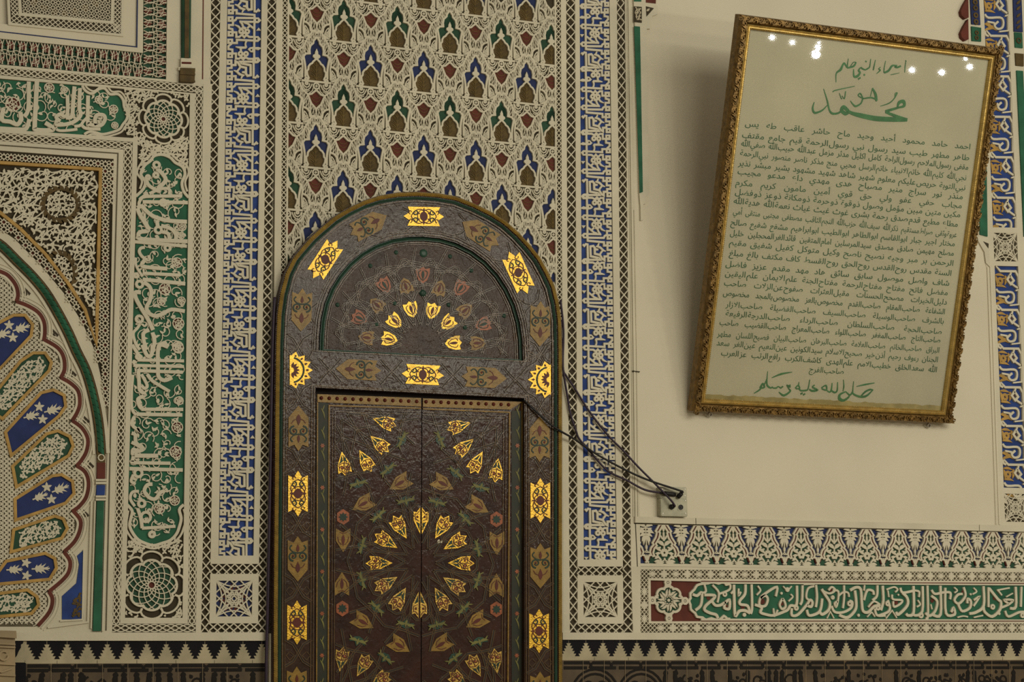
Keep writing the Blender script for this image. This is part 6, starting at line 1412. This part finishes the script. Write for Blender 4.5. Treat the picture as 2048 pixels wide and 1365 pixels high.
# large brush strokes traced from the photo: (origin x, y, scale), width list, points
BIG = [(1600, 90, 7.877), [
 ([10, 16, 8], [(1670, 240), (1655, 350), (1650, 435)]), ([10, 6], [(1660, 245), (1678, 262)]), ([26, 30, 18], [(1590, 330), (1540, 352), (1500, 345), (1530, 318)]), ([14, 30, 34, 30, 20], [(1510, 320), (1450, 330), (1400, 400), (1350, 430), (1322, 435)]), ([8, 14, 18], [(1350, 250), (1328, 350), (1322, 435)]), ([10, 12, 6], [(1430, 470), (1480, 460), (1568, 440)]), ([18, 22, 6], [(1240, 380), (1262, 400), (1205, 455)]), ([14, 10], [(1270, 350), (1235, 375)]),
 ([8, 18, 22, 10], [(1190, 235), (1170, 320), (1155, 400)]), ([8, 18, 22, 20, 24, 20], [(1115, 220), (1098, 340), (1070, 370), (1030, 390), (985, 375), (960, 350)]), ([26, 26], [(1035, 270), (1045, 250)]), ([14, 30, 30, 40, 30, 12], [(955, 355), (925, 400), (945, 440), (900, 495), (850, 490), (845, 380)]), ([26, 26], [(1005, 480), (1022, 462)]), ([24, 24], [(915, 540), (955, 515)]),
 ([16, 30, 26, 18], [(885, 270), (850, 330), (780, 355), (742, 360)]), ([8, 14, 20], [(762, 215), (750, 290), (745, 355)]), ([10, 12, 10], [(880, 270), (840, 275), (790, 345)]), ([20, 28, 30, 40, 20, 8], [(742, 358), (700, 290), (672, 320), (640, 390), (572, 450), (568, 590)]),
 ([10, 16, 10], [(520, 745), (560, 715), (862, 650)]), ([8, 16, 14], [(620, 760), (650, 840), (665, 845)]), ([8, 16, 14], [(662, 800), (700, 845), (718, 730)]),
 ([20, 44, 40, 12], [(1140, 680), (1190, 780), (1205, 890)]), ([14, 10], [(1140, 690), (1110, 810)]), ([22, 24, 20], [(1205, 860), (1120, 830), (1000, 845)]), ([20, 18, 22, 16], [(1000, 845), (920, 800), (950, 765), (990, 830)]), ([22, 22, 30, 20, 8], [(990, 840), (960, 920), (880, 965), (830, 930), (795, 880)]),
 ([8, 18, 16, 20, 10], [(1265, 965), (1400, 920), (1480, 850), (1530, 760), (1500, 760)]), ([14, 14], [(1500, 760), (1495, 840)]),
 ([20, 50, 54, 44, 26], [(1535, 985), (1560, 910), (1630, 890), (1640, 960), (1560, 985)]), ([30, 40, 46, 40], [(1560, 985), (1440, 1020), (1345, 1050)]), ([34, 46, 50, 50], [(1345, 1055), (1480, 1110), (1620, 1160), (1690, 1180)]), ([40, 72, 78, 70, 50, 40], [(1690, 1185), (1500, 1175), (1200, 1160), (950, 1110), (820, 1075), (760, 1040)]), ([50, 60, 54, 60, 34], [(760, 1040), (690, 980), (655, 1030), (715, 1080), (770, 1065)]),
 ([30, 30, 34, 26, 24, 8], [(660, 1035), (600, 1075), (510, 1080), (462, 1020), (430, 880), (372, 690)]), ([10, 24, 34, 30, 8], [(430, 950), (350, 1030), (235, 1070), (200, 1000), (225, 900)])]], \
 [(1360, 630, 6.012), [
 ([8, 20, 16], [(890, 945), (960, 900), (985, 850)]), ([16, 22, 22, 14], [(960, 880), (995, 830), (1015, 870), (975, 885)]), ([6, 14, 22, 18, 14, 12], [(1055, 680), (1045, 790), (1050, 850), (1090, 880), (1110, 870), (1120, 882)]), ([12, 18, 12], [(1010, 850), (1035, 800), (1050, 760)]), ([12, 20, 10, 18, 10, 14], [(1120, 882), (1160, 880), (1180, 862), (1215, 880), (1230, 862), (1240, 870)]), ([8, 24, 6], [(1105, 758), (1220, 712), (1350, 690)]),
 ([16, 18, 14, 20, 26, 10], [(1330, 870), (1290, 850), (1310, 890), (1325, 920), (1250, 970), (1190, 930)]), ([10, 16], [(1290, 860), (1330, 845)]), ([16, 18, 14, 16], [(1385, 885), (1420, 850), (1440, 885), (1395, 890)]), ([14, 18, 20, 14, 10], [(1430, 880), (1450, 910), (1510, 910), (1540, 890), (1560, 780)]), ([14, 26, 24, 18], [(1555, 895), (1590, 915), (1650, 905), (1590, 870)]), ([16, 14], [(1590, 865), (1620, 845)]), ([8, 16], [(1430, 810), (1425, 860)]), ([20, 20], [(1450, 955), (1475, 940)]), ([18, 18], [(1480, 965), (1505, 950)]),
 ([14, 20, 16], [(1700, 880), (1755, 850), (1760, 905), (1705, 890)]), ([12, 18, 20, 10], [(1760, 905), (1800, 930), (1820, 900), (1830, 820)]), ([18, 24, 10], [(1820, 910), (1860, 935), (1890, 910), (1895, 810)]), ([6, 16, 10], [(1965, 780), (1970, 860), (1960, 920)])]], \
 [(1640, 630, 6.012), [
 ([8, 22, 30, 40, 26, 14], [(350, 960), (345, 990), (285, 1030), (235, 1010), (240, 960), (310, 925)]), ([12, 20, 18], [(310, 925), (360, 965), (390, 930)]), ([6, 14, 20, 26, 26, 10], [(405, 800), (395, 900), (400, 950), (480, 985), (560, 975), (640, 900)]), ([10, 22, 22, 16], [(640, 905), (600, 900), (540, 930), (480, 995)]), ([6, 20, 8], [(440, 862), (540, 840), (655, 820)])]]
def sheet():
    root = empty('framed_sheet', tuple(_cp), 'large gilt-framed sheet of green handwritten names behind glass, leaning out from the plain wall', 'picture')
    X, Y = PWD/2, PHT/2
    def loop(k): return [(-X+k, -Y+k), (X-k, -Y+k), (X-k, Y-k), (-X+k, Y-k)]
    def rings(name, prof, m, smooth=False, parent=root):
        r = R(on_sheet)
        for k, d in prof:
            for p in loop(k): r.v.append(on_sheet(p[0], p[1], d))
        for i in range(len(prof)-1):
            for j in range(4): a, b = i*4+j, i*4+(j+1) % 4; r.f.append((a, b, b+4, a+4))
        return r.build(name, M[m], parent)
    o = rings('carved_moulding', [(.006, -.050), (0, -.046), (0, -.006), (.004, .004), (.010, .010), (.020, .010), (.030, .004), (.036, -.004)], 'framebrown')
    rings('gilt_fillets', [(.036, -.006), (.037, .003), (.041, .005), (.044, .001), (.046, .004), (.050, .004), (.053, -.001), (.056, -.004), (.0565, -.016)], 'framegold')
    bd = R(on_sheet); lp = loop(.0545)
    for i in range(4):
        a, b = lp[i], lp[(i+1) % 4]; n = int(math.dist(a, b)/.0085)
        for j in range(n):
            t = (j+.5)/n; bd.dome((a[0]+(b[0]-a[0])*t, a[1]+(b[1]-a[1])*t), .0031, .0015, -.004, 5, 2)
    bd.build('bead_row', M['framegold'], root)
    orn = R(on_sheet); g = random.Random(9); lp = loop(.017)
    for i in range(4):
        a, b = lp[i], lp[(i+1) % 4]; n = int(math.dist(a, b)/.030); L = math.dist(a, b); tx, ty = (b[0]-a[0])/L, (b[1]-a[1])/L
        def q(u, v): return (a[0]+tx*u-ty*v, a[1]+ty*u+tx*v)
        for j in range(n+1):
            u = j*L/n; s = 1 if j % 2 else -1
            orn.leaf(q(u, -.010*s), q(u+.024, .011*s), .010, .0165+g.uniform(0, .004), .004, .25*s); orn.leaf(q(u+.012, .010*s), q(u-.006, -.004*s), .007, .0155+g.uniform(0, .004), .004, -.2*s); orn.leaf(q(u+.016, -.012), q(u+.030, -.002), .006, .014, .003, .2)
            orn.dome(q(u+.008, .004*s), .0045, .019, .006, 7, 2); orn.stroke([q(u+.020+.007*math.cos(t*.8), -.002*s+.007*math.sin(t*.8)) for t in range(7)], .003, .016, .005)
            if j % 4 == 0:
                for k in range(5): orn.leaf(q(u, 0), q(u+.014*math.cos(k*1.257), .013*math.sin(k*1.257)), .008, .018, .004)
    orn.build('leaf_ornament', M['framebrown'], root)
    bk = R(on_sheet); bk.box(-X+.004, -Y+.004, X-.004, Y-.004, -.022, -.044); bk.build('backing_board', M['tan'], root)
    pp = R(on_sheet); pp.rect(-X+.05, -Y+.05, X-.05, Y-.05, -.0145); paper = pp.build('paper_sheet', M['paper'], root)
    tp = R(on_sheet); g = random.Random(3)
    top = [(-X+.055+i*(PWD-.11)/60, -Y+.075+g.uniform(-.003, .004)) for i in range(61)]
    tp.poly([(-X+.055, -Y+.05), (X-.055, -Y+.05)]+top[::-1], -.0138); tp.build('yellowed_edge', M['ochre_edge'], paper)
    DW = -.0132
    wr = R(on_sheet)
    for i, (a, b, txt) in enumerate(ROWS):
        A, B = SH(*a, DW), SH(*b, DW); L = math.dist(A, B); tx, ty = (B[0]-A[0])/L, (B[1]-A[1])/L
        fs = .0345
        groups = [[word(w) for w in gname.split('_')] for gname in txt.split(' ')]
        wid = [sum(w[2] for w in gq)*fs+(len(gq)-1)*fs*.16 for gq in groups]; tot = sum(wid)
        n = len(groups); kx = min(1.25, (L*(.86 if n > 1 else 1))/tot)
        gap = (L-tot*kx)/max(1, n-1); u = 0
        for gq, w_ in zip(groups, wid):
            for v, f, wd in gq:
                u1 = u+wd*fs*kx; base = len(wr.v)
                for x, y in v:
                    s = u1-x*fs*kx; h = y*fs*1.0
                    wr.v.append(on_sheet(A[0]+tx*s+ty*h, A[1]+ty*s-tx*h, DW+.0002*(i % 3)))
                wr.f += [tuple(base+k for k in t) for t in f]; u = u1+fs*.16*kx
            u += gap-fs*.16*kx
    wr.build('lines_of_names', M['darkink'], paper)
    bg = R(on_sheet)
    for (k, l) in BIG:
        for w, pts in l:
            bg.stroke([SH(k[0]+x/k[2], k[1]+y/k[2], DW) for x, y in pts], [x/k[2]*SHM*1.05 for x in w], DW+.0006, DW-.0005, sm=5, base=1.0)
    bg.build('large_lettering', M['greenink'], paper)
    gl = R(on_sheet); gl.rect(-X+.0555, -Y+.0555, X-.0555, Y-.0555, -.010); gl.build('glass_pane', M['glass'], root)
    for x, y in ((1420, 829), (1857, 851)):
        hk = R(on_sheet); c = SH(x, y, -.03); hk.ring(c, .008, .004, -.024, -.032, 10); hk.build('hanging_hook', M['steel'], root)
M['ochre_edge'] = mat('yellowed_paper', (.40, .32, .14), .8, var=.3, vscale=20)
M['steel'] = mat('worn_steel', (.35, .32, .27), .4, .8)
sheet()
bpy.data.objects.remove(_to); bpy.data.curves.remove(_tc)
# ---------------------------------------------------------------- sockets and cables
M['boxgrey'] = mat('grimy_grey_plastic', (.42, .40, .29), .55, var=.25, vscale=25)
M['rubber'] = mat('black_rubber', (.012, .010, .010), .5, var=.2)
M['purple'] = mat('purple_black_cable', (.030, .018, .034), .45, var=.2)
def tube(r, pts, rad, n=8, k=6):
    P = []
    m = len(pts)
    for i in range(m-1):
        g = lambda j: Vector(pts[max(0, min(m-1, j))]); p0, p1, p2, p3 = g(i-1), g(i), g(i+1), g(i+2)
        for j in range(k):
            t = j/k; P.append(.5*(2*p1+(p2-p0)*t+(2*p0-5*p1+4*p2-p3)*t*t+(3*p1-p0-3*p2+p3)*t**3))
    P.append(Vector(pts[-1])); b = len(r.v)
    for i, p in enumerate(P):
        t = (P[min(len(P)-1, i+1)]-P[max(0, i-1)]).normalized(); s = t.cross(Vector((0, 1, 0)))
        s = s.normalized() if s.length > .01 else Vector((1, 0, 0)); w = t.cross(s)
        for j in range(n): a = 2*math.pi*j/n; r.v.append(tuple(p+s*rad*math.cos(a)+w*rad*math.sin(a)))
    for i in range(len(P)-1):
        for j in range(n): r.f.append((b+i*n+j, b+i*n+(j+1) % n, b+(i+1)*n+(j+1) % n, b+(i+1)*n+j))
    r.f.append(tuple(b+j for j in range(n))[::-1]); e = b+(len(P)-1)*n; r.f.append(tuple(e+j for j in range(n)))
def P3(x, y, d): w = W(x, y, d); return (w[0], -d, w[1])
def sockets():
    z = zz(1290, 950, 8.96)
    for nm, lab, y0, y1, x0, x1, holes in (('socket_box', 'upper grey socket box on the wall below the frame, both outlets plugged', 225, 428, 272, 750, ()), ('socket_box', 'lower grey socket box just above the white ledge, right outlet empty', 432, 745, 282, 760, ((470, 582), (636, 585)))):
        d = .034; a, b = W(*z(x0, y1), d), W(*z(x1, y0), d); c = ((a[0]+b[0])/2, -d/2, (a[1]+b[1])/2)
        root = empty(nm, c, lab, 'socket', 'grey socket boxes')
        r = R(); k = .004
        o = [(a[0]+k, a[1]), (b[0]-k, a[1]), (b[0], a[1]+k), (b[0], b[1]-k), (b[0]-k, b[1]), (a[0]+k, b[1]), (a[0], b[1]-k), (a[0], a[1]+k)]
        r.poly(o, d-.003, .0005); r.build('back_box', M['boxgrey'], root)
        r = R(); r.poly([(p[0]+(c[0]-p[0])*.03, p[1]+(c[2]-p[1])*.03) for p in o], d, d-.003); r.build('face_plate', M['boxgrey'], root)
        for x, y in ((x0+40, y0+35), (x1-35, y0+35), (x0+40, y1-50), (x1-35, y1-50)):
            s = R(); s.disc(W(*z(x, y), d), .0028, d+.0012, d-.001, 8); s.build('screw', M['steel'], root)
        for x, y in holes:
            h = R(); p = W(*z(x, y), d); h.rect(p[0]-.0125, p[1]-.0150, p[0]+.0125, p[1]+.0150, d+.0015, d-.001); ho = h.build('outlet', M['boxgrey'], root, label='square outlet')
            q = R(); q.disc(p, .0105, d+.0022, d, 16); q.ring(p, .0100, .002, d+.004, d, 16); q.disc((p[0], p[1]), .003, d+.0045, d, 8); q.build('round_well', M['rubber'], ho)
    # cables: path (x, y, height), plug position
    for nm, lab, m, pts, rad, plug in (
      ('cable', 'purple-black cable along the right door edge, crossing down to the lower outlet', 'purple', [(1121, 600, .045), (1127, 660, .032), (1126, 734, .022), (1133, 753, .014), (1148, 775, .012), (1179, 824, .012), (1217.6, 873, .014), (1247.6, 903, .016), (1275, 933, .026), (1308, 966, .042), (1340, 999, .062), (1350, 1013, .058)], .0046, (1353, 1013, 1341, 1014)),
      ('cable', 'purple-black cable that bows lowest on its way to the upper left outlet', 'purple', [(1122, 640, .044), (1125, 728, .026), (1135.5, 797, .014), (1141, 829, .012), (1152, 862, .012), (1159, 879, .012), (1182, 906, .013), (1215, 942, .015), (1253, 961, .020), (1289, 980, .034), (1320, 986, .046)], .0046, (1326, 986.5, 1350, 990)),
      ('cable', 'black cable that comes out over the door leaf and ends at the upper right outlet', 'rubber', [(1046, 801, .014), (1052, 805, .042), (1075, 826, .052), (1100, 848.5, .058), (1123, 864, .055), (1149, 879, .035), (1193, 909, .025), (1253, 941.6, .026), (1297, 961, .040), (1345, 977, .060), (1366, 984, .062)], .0044, (1371, 986, 1356, 995)),
      ('cable', 'dark purple cable running down the left edge of the door frame', 'purple', [(549.5, 595, .03), (547, 640, .03), (545, 700, .03), (543, 800, .03), (540.5, 950, .028), (537.5, 1100, .026), (535, 1230, .024), (533, 1300, .024), (532, 1375, .024)], .0062, None)):
        p0 = P3(*pts[len(pts)//2]); root = empty(nm, p0, lab, 'cable', 'loose cables round the door')
        r = R(); tube(r, [P3(*p) for p in pts], rad); r.build('cord', M[m], root, smooth=True)
        if plug:
            r = R(); a, b = P3(plug[0], plug[1], .056), P3(plug[2], plug[3], .042)
            e = len(pts)-1
            A, B = Vector(P3(pts[e][0], pts[e][1], pts[e][2])), Vector(P3(plug[2], plug[3], .040)); mid = (A+B)/2
            tube(r, [tuple(A), tuple(A+(B-A)*.35)], .0052, 10, 3); tube(r, [tuple(A+(B-A)*.3), tuple(B)], .0095, 12, 3)
            r.build('plug', M['rubber'], root, smooth=True)
    # small fixings on the wall
    for x, y, lab in ((1267, 744, 'tiny rusty nail in the moulding beside the plain wall'), ):
        r = R(); r.stroke(Wl([(1263, 743), (1278, 744.5)]), 1.6*PXM, .009, .001); r.dome(W(1266, 743.5), 2.4*PXM, .012, .002, 7, 2); o = r.build('nail', M['dark']); tag(o, lab, 'nail')
    r = R(); r.poly(Wl([(536.5, 1268), (541.5, 1268), (541, 1374), (535, 1374)]), .02, -.012); o = r.build('trim_6', M['white']); o['kind'] = 'structure'
sockets()
w = R(); w.box(.6, 0.0, 6.9, 5.2, -.02, -.22); w.poly(Wl([(1262, -20), (1931, -20), (1953, 380), (1956, 482), (1967, 505), (1970, 527), (1974, 540), (1990, 1051), (1266, 1036)]), 0, -.02); o = w.build('wall_back', M['wall']); o['kind'] = 'structure'
f = R(); b = f.v; f.v += [(-1, -10, 0), (9, -10, 0), (9, .02, 0), (-1, .02, 0), (-1, -10, -.1), (9, -10, -.1), (9, .02, -.1), (-1, .02, -.1)]
f.f += [(0, 1, 2, 3), (4, 7, 6, 5), (0, 4, 5, 1), (1, 5, 6, 2), (2, 6, 7, 3), (3, 7, 4, 0)]
o = f.build('floor', M['tan']); o['kind'] = 'structure'
